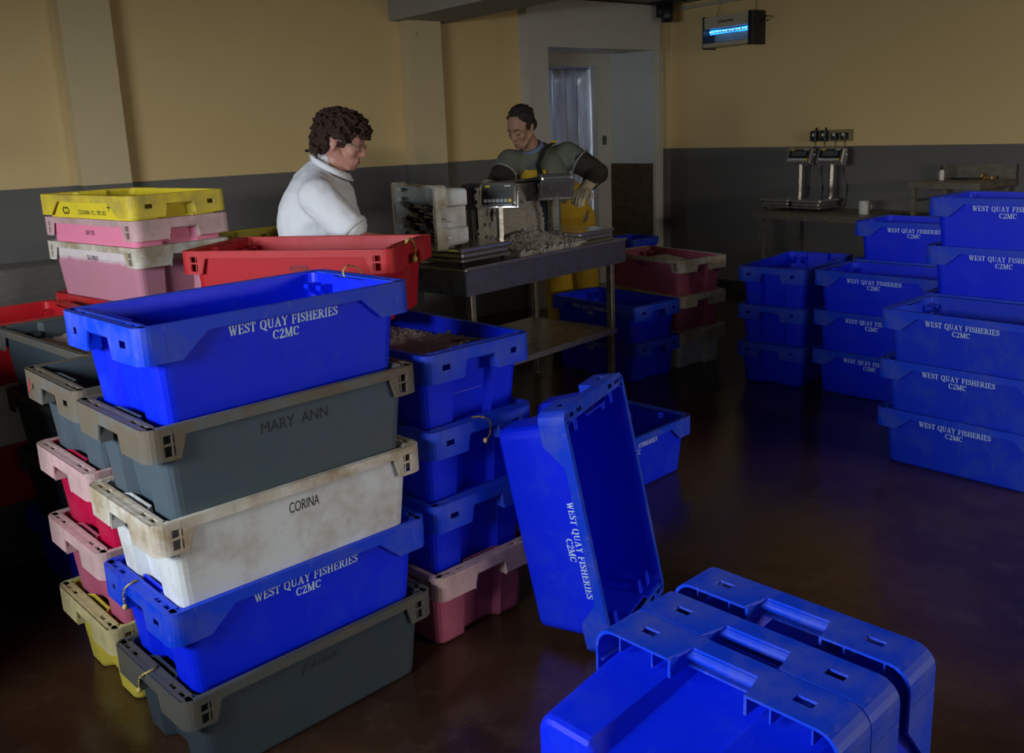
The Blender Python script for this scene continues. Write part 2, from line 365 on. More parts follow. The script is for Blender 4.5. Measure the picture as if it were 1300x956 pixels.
def rim_skirt(mb, variant):
    """outer skirt walked as thin slabs round the rounded rectangle"""
    r = .035; pts = []
    def zb(x, y):
        side = abs(y) > W2-r-.001 and abs(x) < L2-r+1e-6
        end = abs(x) > L2-r-.001 and abs(y) < W2-r+1e-6
        if variant == 'blue':
            deep, x0, x1, lip = .09, .295, .225, .030
        else:
            deep, x0, x1, lip = .082, .318, .300, .026
        if side:
            ax = abs(x)
            if ax >= x0: return H-deep
            if ax <= x1: return H-lip
            return lerp(H-lip, H-deep, (ax-x1)/(x0-x1))
        if end:
            ay = abs(y)
            if ay >= .072: return H-deep
            if ay <= .060: return H-.036
            return lerp(H-.036, H-deep, (ay-.060)/.012)
        return H-deep
    xs = [-.365, -.352, -.345, -.318, -.300, -.295, -.262, -.225, -.1, 0, .1, .225, .262, .295, .300, .318, .345, .352, .365]
    if variant == 'box': xs = sorted(set(xs+[-.358, -.330, .330, .358]))
    ys = [-.1865, -.158, -.126, -.072, -.060, -.03, 0, .03, .060, .072, .126, .158, .1865]
    path = [(x, -W2) for x in xs]
    def arc(cx, cy, a0): return [(cx+r*math.cos(R(a0+90*i/5)), cy+r*math.sin(R(a0+90*i/5))) for i in range(1, 5)]
    path += arc(L2-r, -W2+r, 270)+[(L2, y) for y in ys]+arc(L2-r, W2-r, 0)
    path += [(x, W2) for x in reversed(xs)]+arc(-L2+r, W2-r, 90)+[(-L2, y) for y in reversed(ys)]+arc(-L2+r, -W2+r, 180)
    n = len(path); t = .0045
    def inn(x, y): return (x*(1-t/L2), y*(1-t/W2))
    for i in range(n):
        p, q = path[i], path[(i+1) % n]
        z1, z2 = zb(*p), zb(*q); pi_, qi = inn(*p), inn(*q)
        mx, my = (p[0]+q[0])/2, (p[1]+q[1])/2
        spans = [(z1, H, z2, H)]
        if variant == 'blue' and abs(mx) > L2-.01 and .126 < abs(my) < .158: spans = [(z1, H-.054, z2, H-.054), (H-.036, H, H-.036, H)]
        if variant == 'box' and abs(my) > W2-.01 and .330 < abs(mx) < .358: spans = [(z1, z1+.010, z2, z2+.010), (H-.046, H-.040, H-.046, H-.040), (H-.020, H, H-.020, H)]
        for (a0, a1, b0, b1) in spans:
            mb.hexa([(*p, a0), (*p, a1), (*pi_, a0), (*pi_, a1), (*q, b0), (*q, b1), (*qi, b0), (*qi, b1)])
    # top land between skirt and body mouth
    for sy in (-1, 1): mb.box((0, sy*(BY1+W2-.008)/2, H-.0025), (2*(L2-r), W2-BY1+.004, .005))
    for sx in (-1, 1):
        mb.box((sx*.391, 0, H-.0025), (.014, .40, .005)); mb.box((sx*.3655, 0, H-.003), (.011, .38, .006))
        for yc, yw in ((-.197, .03), (-.142, .024), (0, .20), (.142, .024), (.197, .03)):
            mb.box((sx*.378, yc, H-.0035), (.018, yw, .005))
        mb.box((sx*.3655, 0, H-.02), (.004, .36, .035))
        for sy in (-1, 1):
            mb.box((sx*.381, sy*.0695, H-.045), (.033, .005, .085))       # cheek beside the hand hole
            for yy in (.108, .175): mb.box((sx*.381, sy*yy, H-.043), (.033, .003, .078))   # ribs under the rim
            mb.box((sx*.335, sy*.2165, H-.043), (.003, .011, .08))
            # corner fan closing the top land
            mb.add([(sx*(L2-r), sy*(W2-r), H-.001)]+[(sx*(L2-r+(r-.002)*math.cos(R(90*i/5))), sy*(W2-r+(r-.002)*math.sin(R(90*i/5))), H-.001) for i in range(6)],
                   [(0, i+1, i+2) if sx*sy > 0 else (0, i+2, i+1) for i in range(5)])
    return mb
def crate_handle():
    out = []
    for sx in (-1, 1):
        mb = MB(); rg = []
        for y in (-.068, .068):
            rg.append([(sx*(.386+.0105*math.cos(R(a))), y, H-.034+.0105*math.sin(R(a))) for a in range(180, 361, 30)]+[(sx*.3965, y, H-.006), (sx*.3755, y, H-.006)])
        mb.loft(rg); out.append(mb)
    return out
def side_pt(sy, flip):
    """point on the tapered long side; x runs left to right for somebody looking at that side"""
    def fn(x, z, l):
        y = lerp(BY0, BY1, z/H)+l-.0004
        return Vector((x, -y, z)) if sy < 0 else Vector((-x, y, z))
    return fn
_parts = {}
def part_mesh(key, mbf, matname):
    k = (key, matname)
    if k not in _parts: _parts[k] = mbf().mesh(key, M[matname])
    return _parts[k]
def inst(name, me, parent):
    o = bpy.data.objects.new(name, me); COL.objects.link(o); o.parent = parent; return o
def brand_mesh(sides, sh=-.05):
    mb = MB()
    for sy in sides:
        fn = side_pt(sy, 0)
        serif_line(mb, 'WEST QUAY FISHERIES', sh, H-.060, .0235, fn); serif_line(mb, 'C2MC', sh, H-.092, .0235, fn)
    return mb
def word_mesh(text, size, sx, cx, z, sides):
    mb = MB(); vs, fs = font_mesh(text, size, sx, 0)
    for sy in sides:
        fn = side_pt(sy, 0); mb.add([fn(x+cx, z+y, .0006+zz) for x, y, zz in vs], fs)
    return mb
def rope_loop(cr, pts, r=.0035):
    mb = MB(); P = [Vector(p) for p in pts]; out = []
    for i in range(len(P)-1):
        a = P[max(i-1, 0)]; b = P[i]; c = P[i+1]; d = P[min(i+2, len(P)-1)]
        for k in range(5):
            t = k/5; out.append(.5*((2*b)+(-a+c)*t+(2*a-5*b+4*c-d)*t*t+(-a+3*b-3*c+d)*t**3))
    out.append(P[-1]); mb.tube(out, r, 7); mb.ell(P[-1], (r*2, r*2, r*2.4))
    o = mb.build('rope_loop', M['rope'], cr); o['label'] = 'yellowish loop of twine tied to the rim'; return o
def crate(mat, body, rim, variant, label, group, words=None, tabs=True, cat='crate', shift=-.03):
    t = thing('fish_crate', label, cat, mat, group)
    inst('body', part_mesh('body' if tabs else 'body_plain', lambda: crate_body(tabs), body), t)
    inst('rim', part_mesh('rim_'+variant, lambda: rim_skirt(MB(), variant), rim), t)
    hd = crate_handle()
    for i in (0, 1): inst('handle', part_mesh('handle%d' % i, lambda: hd[i], rim), t)
    if words == 'brand':
        for sy in (-1, 1): o = inst('lettering', part_mesh('brand%d%g' % (sy, shift), lambda: brand_mesh((sy,), shift), 'white_ink'), t); o['label'] = 'two lines of white serif lettering'
    elif words:
        for wd in words:
            ink = wd[-1]; key = 'w_'+'_'.join(str(x) for x in wd[:-1])
            for sy in (-1, 1): o = inst('lettering', part_mesh(key+str(sy), lambda: word_mesh(*wd[:-1], (sy,)), ink), t); o['label'] = 'stencilled %s lettering' % ink.split('_')[0]
    return t

# ---------------------------------------------------------------- room
mb = MB()
def wbox(mb, a0, a1, b0, b1, z0, z1):
    vs = [W(a, b, z) for a in (a0, a1) for b in (b0, b1) for z in (z0, z1)]; mb.hexa(vs)
f = MB(); wbox(f, -4.5, DB+1.6, -3.5, DL+2.4, -.12, 0); struct(f.build('floor', M['floor']))
f = MB(); wbox(f, -1.5, 5.45, DL, DL+.15, 0, ZC); wbox(f, 6.99, DB+.15, DL, DL+.15, 0, ZC); wbox(f, 5.45, 6.93, DL, DL+.12, 2.36, ZC); struct(f.build('wall_left', M['wall']))
f = MB(); wbox(f, DB, DB+.15, -1.5, DL+.0, 0, ZC); struct(f.build('wall_back', M['wall']))
f = MB(); wbox(f, -1.5, DB+.1, -.5, DL+.1, ZC, ZC+.12); struct(f.build('ceiling', M['ceiling']))
f = MB(); wbox(f, 1.56, 1.87, DL-.13, DL, 0, ZC); struct(f.build('trim_1', M['column']))
f = MB(); wbox(f, 4.11, 4.42, DL-.13, DL, 0, ZC); struct(f.build('trim_2', M['column']))
f = MB(); wbox(f, 4.02, 4.55, .5, DL-.001, 2.50, ZC); struct(f.build('trim_3', M['ceiling']))
f = MB(); wbox(f, DB-.012, DB, -1.5, DL, 0, .1); struct(f.build('baseboard_back', M['rubber']))
f = MB()
def pq(p, q): return p*.7290-q*.6845, p*.6845+q*.7290      # the stacks' own grid at 43.2 degrees
f.hexa([(*pq(p, q), z) for p in (.22, .32) for q in (2.9, 4.6) for z in (0, 1.12)]); struct(f.build('light_blocker_low', M['wall']))  # unseen screen added to keep light off the far left stacks
f = MB(); f.hexa([(*pq(p, q), z) for p in (-1.2, -1.1) for q in (.7, 4.4) for z in (0, 1.36)]); struct(f.build('light_blocker_bottom', M['wall']))  # unseen panel added before the main light to shade the lower crates
f = MB(); f.hexa([(*pq(p, q), z) for p in (-1.2, -1.1) for q in (.2, 4.4) for z in (1.96, ZC)]); struct(f.build('light_blocker_top', M['wall']))  # unseen panel added before the main light to darken the wall tops
f = MB(); f.hexa([(4.86+.667*u-.745*v, .86+.745*u+.667*v, z) for v in (0, .1) for u in (-2.4, 2.4) for z in (1.78, ZC)]); struct(f.build('light_blocker_right', M['wall']))  # unseen panel added before the right fill to darken the wall tops
# corner post beside the doorway
f = MB(); wbox(f, 7.0, DB, DL-.05, DL, 0, ZC); struct(f.build('trim_4', M['column']))

# doorway portal in the left wall
d = thing('door_1', 'deep pale doorway portal with plastic strip curtain and chequer plate kick panel', 'door', Matrix.Translation(W(6.3, DL, 0)))
struct(d)
for k in ('label', 'category'): del d[k]
off = W(6.3, DL, 0)
def wb2(mb, a0, a1, b0, b1, z0, z1): mb.hexa([W(a, b, z)-off for a in (a0, a1) for b in (b0, b1) for z in (z0, z1)])
f = MB(); wb2(f, 5.33, 5.56, DL-.12, DL+.12, 0, ZC-.02); wb2(f, 6.93, 7.0, DL-.12, DL+.12, 0, 2.33); wb2(f, 5.56, 7.0, DL-.12, DL+.12, 2.33, ZC-.02)
f.build('door_frame', M['door_white'], d)
f = MB(); wb2(f, 6.925, 7.06, DL-.10, DL+.52, 0, 2.335); wb2(f, 5.4, 7.06, DL+.12, DL+.52, 2.345, 2.45); wb2(f, 5.35, 5.53, DL+.12, DL+.52, 0, 2.34)
f.build('reveal_panel', M['panel_white'], d)
f = MB(); wb2(f, 6.73, 6.93, DL+.50, DL+.58, 0, 2.22); wb2(f, 5.4, 6.93, DL+.50, DL+.58, 2.22, 2.345)
f.build('inner_frame', M['door_white'], d)
f = MB(); wb2(f, 6.913, 6.9245, DL-.09, DL+.50, 0, 1.245)
for i in range(9):
    for j in range(19):
        b0 = DL-.06+i*.062; z0 = .04+j*.063
        ang = 1 if (i+j) % 2 else -1
        c = W(6.911, b0, z0)-off
        f.ell(c, (.005, .022, .007), rot=(Matrix.Rotation(PHI, 3, 'Z') @ Matrix.Rotation(R(45*ang), 3, 'X')), n=6)
M['chequer'] = metal('bronze_chequer_plate', (.16, .11, .06), .35)
o = f.build('kick_plate', M['chequer'], d); o['label'] = 'brown raised chequer metal plate'
f = MB(); wb2(f, 6.80, 6.84, DL+.485, DL+.502, 1.44, 1.53); f.build('switch', simple('green_switch', (.04, .06, .05), .5), d)
def curtain_mat():
    mt, nt, bs = nodes('clear_plastic_strips'); v = noise(nt, 6, 4, stretch=(3, 3, .4))
    nt.links.new(ramp(nt, v, [(.35, (.38, .40, .46)), (.65, (.62, .66, .74))]), bs.inputs['Base Color'])
    bs.inputs['Roughness'].default_value = .16; bs.inputs['Transmission Weight'].default_value = .35; bs.inputs['IOR'].default_value = 1.2
    return mt
M['strip'] = curtain_mat()
cu = thing('strip_curtain', 'hanging clear plastic strip curtain filling the doorway behind the man', 'curtain', Matrix.Translation(W(6.2, DL+.66, 0)))
co = W(6.2, DL+.66, 0)
f = MB(); f.hexa([W(a, b, z)-co for a in (5.55, 6.74) for b in (DL+.60, DL+.66) for z in (2.20, 2.235)]); f.build('rail', M['steel_dark'], cu)
for i in range(7):
    a0 = 5.60+i*.162; rings = []
    for j in range(9):
        z = 2.20-2.16*j/8; row = []
        for k in range(9):
            aa = a0+.19*k/8; bb = DL+.63+.012*(i % 2)+.016*math.sin(k/8*math.pi+.4*math.sin(j+i))
            row.append(W(aa, bb, z)-co)
        for k in range(8, -1, -1):
            aa = a0+.19*k/8; bb = DL+.634+.012*(i % 2)+.016*math.sin(k/8*math.pi+.4*math.sin(j+i))
            row.append(W(aa, bb, z)-co)
        rings.append(row)
    f = MB(); f.loft(rings, smooth=True); f.build('plastic_strip', M['strip'], cu)
f = MB(); wbox(f, 5.0, 8.2, DL+1.9, DL+2.0, 0, 2.7); wbox(f, 5.0, 5.1, DL+.6, DL+1.9, 0, 2.7); wbox(f, 7.9, 8.0, DL+.6, DL+1.9, 0, 2.7); struct(f.build('wall_passage', simple('passage_paint', (.5, .52, .55), .6)))
area('daylight_in_passage', tuple(W(6.4, DL+1.5, 2.5)), tuple(W(6.2, DL+.9, .8)), .8, .5, 60, (.75, .85, 1))

# ---------------------------------------------------------------- stacks of crates
BLUE = ('blue', 'blue_rim', 'blue')
GB = 'blue fish crates with white lettering'
# stack nearest on the left
A = [
 (-.713, 2.469, 44.0, 'dark_grey', 'dark_grey_rim', 'box', 'dark grey fish crate on the floor under the nearest five-high stack', 'grey fish crates', [('JOANNA', .034, .85, .0, H-.078, 'black_ink')]),
 (-.718, 2.474, 42.9, 'blue', 'blue_rim', 'blue', 'blue lettered fish crate under the dirty white crate in the nearest stack', GB, 'brand'),
 (-.718, 2.458, 42.9, 'white', 'white_rim', 'box', 'dirty white fish crate in the middle of the nearest stack', 'white fish crates', [('CORINA', .043, .56, .01, H-.085, 'black_ink')]),
 (-.714, 2.453, 43.9, 'grey', 'grey_rim', 'box', 'grey fish crate with two black words directly under the nearest top blue crate', 'grey fish crates', [('MARY  ANN', .044, .85, 0, H-.085, 'black_ink')]),
 (-.720, 2.472, 45.4, 'blue', 'blue_rim', 'blue', 'bright blue empty lettered fish crate on top of the nearest stack', GB, 'brand')]
Aobj = []
for i, (x, y, a, bm_, rm, vr, lb, gr, wd) in enumerate(A): Aobj.append(crate(pose(x, y, i*S, a), bm_, rm, vr, lb, gr, wd, shift=-.005))
rope_loop(Aobj[4], [(.372, .02, H-.03), (.36, .045, H+.004), (.392, .06, H+.022), (.41, .03, H+.01), (.405, .0, H-.03)])
rope_loop(Aobj[1], [(-.372, .03, H), (-.395, .02, H+.004), (-.41, .035, H-.02), (-.412, .03, H-.06)])
rope_loop(Aobj[0], [(-.36, .01, H), (-.39, -.01, H+.006), (-.41, .02, H-.02), (-.412, .03, H-.06)])
# second stack, behind its left
Bc = (-1.044, 2.836, 43.2)
B = [('yellow_old', 'yellow_old_rim', 'box', 'old yellow fish crate on the floor at the foot of the left stack', 'yellow fish crates', None),
     ('pink', 'pink_rim', 'box', 'pink fish crate with worn pale rim standing on the old yellow crate', 'pink fish crates', None),
     ('crimson', 'pink_rim', 'box', 'crimson fish crate with worn pink rim beneath the open slate grey crate', 'red fish crates', None),
     ('grey', 'grey_rim', 'blue', 'slate grey crate with a red smudge on its end, behind the nearest stack', 'grey fish crates', None)]
for i, (bm_, rm, vr, lb, gr, wd) in enumerate(B):
    o = crate(pose(Bc[0], Bc[1], i*S, Bc[2]), bm_, rm, vr, lb, gr, wd)
mbx = MB(); 
for dx, dz, l in ((0, 0, .03), (.006, -.012, .03), (-.004, .01, .02)): mbx.box((-.4006, .165+dx, H-.045+dz), (.0014, .006, l))
mbx.build('red_mark', M['red_ink'], o)['label'] = 'red painted smudge'
def pq(p, q): return p*.7290-q*.6845, p*.6845+q*.7290      # the stacks' own grid at 43.2 degrees
# third stack, left and further back, with iced fish on top
cx, cy = pq(1.16, 3.42)
Cl = [('blue', 'blue_rim', 'blue', 'deep blue fish crate on the floor under the dark grey crates at far left', GB, None),
      ('dark_grey', 'dark_grey_rim', 'box', 'dark grey fish crate second from the floor in the shaded left stack', 'grey fish crates', None),
      ('dark_grey', 'dark_grey_rim', 'box', 'dark grey fish crate just below the one filled with ice at far left', 'grey fish crates', None),
      ('dark_grey', 'dark_grey_rim', 'box', 'dark slate crate filled with fish ice at the left edge of the picture', 'grey fish crates', None)]
for i, (bm_, rm, vr, lb, gr, wd) in enumerate(Cl): crate(pose(cx, cy, i*S, 136.5), bm_, rm, vr, lb, gr, wd)
Cpos = (cx, cy)
dx_, dy_ = pq(.90, 4.06)
Dl = [('dark_grey', 'dark_grey_rim', 'box', 'crate darkened for shade on the floor, lowest in the stack at the far left edge', 'red fish crates', None),  # lowest crate coloured dark to stand in for the deep shadow here
      ('red', 'red_rim', 'box', 'red fish crate beneath the white one at the far left edge', 'red fish crates', None),
      ('white', 'white_rim', 'box', 'white fish crate sandwiched between red crates at the far left edge', 'white fish crates', None),
      ('red', 'red_rim', 'box', 'open dark red crate with ice on its rim behind the iced slate crate', 'red fish crates', None)]
for i, (bm_, rm, vr, lb, gr, wd) in enumerate(Dl): crate(pose(dx_, dy_, i*S, 43.2), bm_, rm, vr, lb, gr, wd)
# stack carrying the pink and yellow nested crates
ex, ey = -1.649, 4.117
for i in range(4): crate(pose(ex, ey, i*S, 139.9), 'red' if i == 3 else 'grey', 'red_rim' if i == 3 else 'grey_rim', 'box', ('grey fish crate hidden at the base, lowest of the stack under the pink crates', 'grey fish crate hidden second from the floor under the pink crates', 'grey fish crate hidden third from the floor under the pink crates', 'dark red fish crate directly under the pale pink crate')[i], 'crates under the pink ones')
crate(pose(ex, ey, .952, 139.9), 'pink_pale', 'white_rim', 'box', 'pale pink crate with whitish rim, lowest of the nested three under the yellow crate', 'pink fish crates', [('SEA SPRAY', .03, .7, 0, H-.07, 'black_ink')], tabs=False)
crate(pose(ex+.004, ey, .952+.108, 139.9), 'pink_hot', 'pink_rim', 'box', 'bright pink crate nested between the yellow crate and the pale pink one', 'pink fish crates', [('BAY 05', .03, .8, 0, H-.07, 'black_ink')], tabs=False)
yc = crate(pose(ex-.004, ey+.004, .952+.207, 139.9), 'yellow', 'yellow_rim', 'blue', 'bright yellow fish crate nested on top of two pink ones at left', 'yellow fish crates', [('COCHEIRA  P.C.  OPS. 057', .026, .8, .05, H-.082, 'black_ink'), ('+', .06, 1, .2, H-.07, 'black_ink')])
fn = side_pt(1, 0); mbx = MB()
for c0_, sgn in ((-.19, 1), (-.165, -1)):
    ring = []
    for k in range(13):
        a = R(30+300*k/12)
        ring.append(fn(c0_+.013*math.cos(a)*sgn, H-.068+.014*math.sin(a), .002))
    mbx.tube(ring, .0028, 5)
mbx.build('logo', M['black_ink'], yc)['label'] = 'small black looped emblem'
# stack under the red crate, and the red crate lying across the tops
fx, fy = pq(1.81, 3.25)
for i in range(4): crate(pose(fx, fy, i*S, 43.2), 'dark_grey', 'dark_grey_rim', 'box', ('dark grey crate on the floor, lowest in the stack hidden under the red crate', 'dark grey crate second from the floor in the stack hidden under the red crate', 'dark grey crate third from the floor in the stack hidden under the red crate', 'dark grey crate directly carrying the left half of the bright red crate')[i], 'grey fish crates')
rd = crate(pose(-.724, 3.384, .984, 346.4), 'red', 'red_rim', 'box', 'bright red empty fish crate lying across the stacks in front of the seated person in white', 'red fish crates', [('ALENA', .032, .75, .05, H-.075, 'black_ink')])
rd['label'] = 'bright red empty fish crate lying across the stacks in front of the person in white'
rope_loop(rd, [(.385, -.03, H-.03), (.39, -.05, H+.006), (.405, -.035, H+.012), (.412, -.02, H-.02), (.41, -.03, H-.06)], .005)
# stack right of the nearest one
Gc = (-.372, 3.078, 133.5)
Gl = [('pink', 'pink_rim', 'box', 'dusky pink crate with scuffed pale rim on the floor beside the leaning blue crate', 'pink fish crates', None),
      ('blue', 'blue_rim', 'blue', 'blue fish crate standing on the dusky pink crate behind the leaning one', GB, 'brand'),
      ('blue', 'blue_rim', 'blue', 'blue fish crate with a dangling twine loop under the ice-filled crate', GB, 'brand'),
      ('blue', 'blue_rim', 'blue', 'blue fish crate heaped with pinkish ice behind the nearest stack', GB, 'brand')]
Go = [crate(pose(Gc[0], Gc[1], i*S, Gc[2]), bm_, rm, vr, lb, gr, wd) for i, (bm_, rm, vr, lb, gr, wd) in enumerate(Gl)]
rope_loop(Go[2], [(-.37, .03, H+.002), (-.395, .01, H+.004), (-.412, -.01, H-.01), (-.415, -.008, H-.05), (-.412, .01, H-.07)])
# leaning crate, standing on its end against that stack
Rm = Matrix(((.1726, .5027, .8471), (-.0468, .8632, -.5027), (-.9839, .0471, .1726))).to_4x4()
Rm.translation = (.092, 2.910, .378)
crate(Rm, 'blue', 'blue_rim', 'blue', 'blue fish crate standing on its end and leaning against the stack, mouth to the right', GB, 'brand', shift=.05)
# three nested crates standing on end in the right foreground
az = R(43.0)
zl = Vector((math.cos(az), math.sin(az), 0)); xl = Vector((0, 0, -1)); yl = zl.cross(xl)
def upright(p, lab):
    mt = Matrix((xl, yl, zl)).transposed().to_4x4(); mt.translation = p
    crate(mt, 'blue', 'blue_rim', 'blue', lab, GB, 'brand', tabs=False)
top1 = Vector((.283, 1.571, 0)); bd = Vector((.618, -.786, 0)).normalized()*0 + Vector((math.sin(az), -math.cos(az), 0))
base1 = top1 + bd*W2 - zl*(H-.09)
for k, (sh, sd, lab) in enumerate(((0, 0, 'blue crate up on its end in the right foreground, farthest of the nested three'),
                           (-.127, .0, 'blue crate up on its end in the right foreground, middle of the nested three'),
                           (-.220, .0, 'blue crate up on its end in the right foreground, nearest of the nested three'))):
    p = base1 + zl*sh + bd*sd; upright((p.x, p.y, .4), lab)
# right hand stacks
def stack(x, y, ang, n, labels, body='blue', rim='blue_rim', var='blue', wd='brand', z0=0, gr=GB):
    out = []
    for i in range(n):
        b_, r_ = (body[i], rim[i]) if isinstance(body, (list, tuple)) else (body, rim)
        out.append(crate(pose(x, y, z0+i*S, ang), b_, r_, var, labels[i], gr, wd))
    return out
stack(1.846, 5.868, 49.9, 3, ['lowest blue crate of the end-on stack in the right background', 'middle blue crate of the end-on stack in the right background', 'top open blue crate of the end-on stack in the right background, before the steel bench'])
stack(2.240, 5.300, 312.8, 3, ['lowest blue crate, lettered side showing, right beside the end-on stack', 'middle blue crate, lettered side showing, right beside the end-on stack', 'top open blue crate, lettered side showing, right beside the end-on stack'])
stack(2.62, 5.70, 315.5, 4, ['lowest blue crate of the four-high stack by the steel bench', 'second blue crate up in the four-high stack by the steel bench', 'third blue crate up in the four-high stack by the steel bench', 'blue lettered crate topping the four-high stack below the white mug'])
stack(2.515, 4.45, 313.0, 5, ['lowest blue crate of the tall five-high stack at the right edge', 'second blue crate up in the tall five-high stack at the right edge', 'third blue crate up in the tall five-high stack at the right edge', 'blue lettered crate just under the top of the tall right stack', 'blue lettered crate on the very top of the tall right stack'])
stack(2.155, 4.075, 310.5, 3, ['lowest blue crate of the scuffed three-high stack at right', 'middle blue crate of the scuffed three-high stack at right', 'top scuffed open blue crate of the three-high stack at right'], 'blue_worn', 'blue_rim')
# by the table end and behind
stack(.70, 6.13, 129.0, 2, ['lower dark blue crate under the right end of the steel table', 'upper open blue crate beside the right legs of the steel table'])
stack(1.088, 6.454, 123.3, 3, ['white fish crate on the floor under the two pink ones near the doorway', 'pink fish crate in the middle of the stack near the doorway', 'pink fish crate filled with ice on top of the stack near the doorway'],
      ['white', 'pink', 'pink'], ['white_rim', 'white_rim', 'white_rim'], 'box', [('BOW 04', .03, .8, .0, H-.065, 'black_ink')], gr='crates stacked near the doorway')
crate(pose(.41, 4.09, 0, 45), 'blue', 'blue_rim', 'blue', 'single dark blue crate on the wet floor behind the leaning crate', GB, 'brand')
# yellow crate behind the person in white on a steel stand
yx, yy = pq(2.50, 4.40)
crate(pose(yx-.02, yy, .872, 133.2), 'yellow_old', 'yellow', 'box', 'orange-yellow fish crate almost hidden behind the person in white', 'yellow fish crates')

# ---------------------------------------------------------------- ice and fish
def ice_heap(mt, hx, hy, zf, name_lab, mat, group, res=44, amp=.012, seed=0):
    """closed lumpy slab filling a rectangle; zf(x, y) gives the height"""
    rnd = random.Random(seed); mb = MB(); nx, ny = res, int(res*hy/hx)+2; top = []
    for i in range(nx+1):
        for j in range(ny+1):
            x = -hx+2*hx*i/nx; y = -hy+2*hy*j/ny
            top.append(Vector((x+rnd.uniform(-1, 1)*hx/nx*.5*(0 < i < nx), y+rnd.uniform(-1, 1)*hy/ny*.5*(0 < j < ny), zf(x, y)+rnd.uniform(-1, 1)*amp)))
    n = len(top); zb = min(v.z for v in top)-.03
    bot = [Vector((v.x, v.y, zb)) for v in top]; fs = []
    idx = lambda i, j: i*(ny+1)+j
    for i in range(nx):
        for j in range(ny):
            fs.append((idx(i, j), idx(i+1, j), idx(i+1, j+1), idx(i, j+1))); fs.append((n+idx(i, j), n+idx(i, j+1), n+idx(i+1, j+1), n+idx(i+1, j)))
    for i in range(nx):
        for j in (0, ny):
            q = (idx(i, j), n+idx(i, j), n+idx(i+1, j), idx(i+1, j)); fs.append(q if j else q[::-1])
    for j in range(ny):
        for i in (0, nx):
            q = (idx(i, j), idx(i, j+1), n+idx(i, j+1), n+idx(i, j)); fs.append(q if i else q[::-1])
    mb.add(top+bot, fs, True)
    o = mb.build('crushed_ice', M[mat]); o.matrix_world = mt
    return tag(o, name_lab, 'ice', group, 'stuff')
gi = pose(Gc[0], Gc[1], 3*S, Gc[2])
ice_heap(gi, .325, .178, lambda x, y: .205+.035*math.exp(-((x+.2)**2+(y-.02)**2)/.06)-.05*max(0, y)/.18-.03*(x < -.28), 'pinkish crushed ice heaped in the blue crate behind the nearest stack', 'ice_pink', None, 80, .008, 1)
ice_heap(pose(Cpos[0], Cpos[1], 3*S, 136.5), .32, .178, lambda x, y: .205+.03*math.exp(-((x+.2)**2+y*y)/.05), 'pinkish crushed ice in the slate crate at the left edge', 'ice_pink', None, 44, .006, 2)
ice_heap(pose(1.088, 6.454, 2*S, 123.3), .325, .178, lambda x, y: .19+.06*math.exp(-((x)**2+y*y)/.03), 'white ice heaped in the top pink crate near the doorway', 'ice', None, 40, .008, 3)
def lump(c, r, seed, mt=None):
    rnd = random.Random(seed); mb = MB(); rot = Euler((rnd.uniform(0, 3), rnd.uniform(0, 3), rnd.uniform(0, 3))).to_matrix()
    mb.ell((0, 0, 0), (r, r*rnd.uniform(.5, .9), r*rnd.uniform(.5, .8)), rot, 6)
    mb.v = [tuple(Vector(v)*rnd.uniform(.85, 1.1)) for v in mb.v]; mb.sm = [False]*len(mb.sm)
    o = mb.build('ice_lump', M['ice_clear']); o.matrix_world = (mt or Matrix()) @ Matrix.Translation(c); return o
for k, (x, y, r) in enumerate(((-.16, -.13, .018), (-.12, -.15, .014), (-.20, -.15, .016), (-.25, -.155, .014), (-.29, -.165, .018), (-.06, -.15, .02), (-.30, -.13, .012))):
    tag(lump((x, y, .222), r, k, gi), 'clear glassy lump of ice along the far edge of the pinkish ice heap', 'ice lump', 'ice lumps along the crate edge')
def fish(name, lab, mt, l=.3, group=None, bend=.03, fat=.03):
    t = thing(name, lab, 'fish', mt, group); mb = MB(); rings = []
    for i in range(13):
        u = i/12; x = (u-.5)*l; r = fat*math.sin(math.pi*min(1, u*.92+.06))**.8*(1-.35*u)+.002
        yb = bend*math.sin(u*math.pi)
        rings.append([(x, yb+r*.55*math.cos(2*math.pi*k/10), r*math.sin(2*math.pi*k/10)) for k in range(10)])
    mb.loft(rings, smooth=True); mb.build('body', M['fish'], t)
    mb = MB(); x = l/2; mb.loft([[(x-.02, -.002, -.006), (x-.02, .002, -.006), (x-.02, .002, .006), (x-.02, -.002, .006)], [(x+.04, -.001, -.035), (x+.04, .001, -.035), (x+.04, .001, .035), (x+.04, -.001, .035)]])
    mb.build('tail_fin', M['fish'], t)
    mb = MB(); mb.ell((-l*.42, bend*.25+.009, .006), (.004, .002, .004)); mb.build('eye', M['black'], t)
    return t
for k, (x, y, a) in enumerate(((-.24, -.12, 80), (-.2, -.08, 30))):
    fish('fish', ('dark fish half out of the pinkish ice, nearer the crate end', 'dark slender fish at the pinkish ice edge beside the first')[k], gi @ Matrix.Translation((x, y, .225)) @ Matrix.Rotation(R(a), 4, 'Z') @ Matrix.Rotation(R(90), 4, 'X'), .14, 'fish in the iced blue crate', .01, .014)

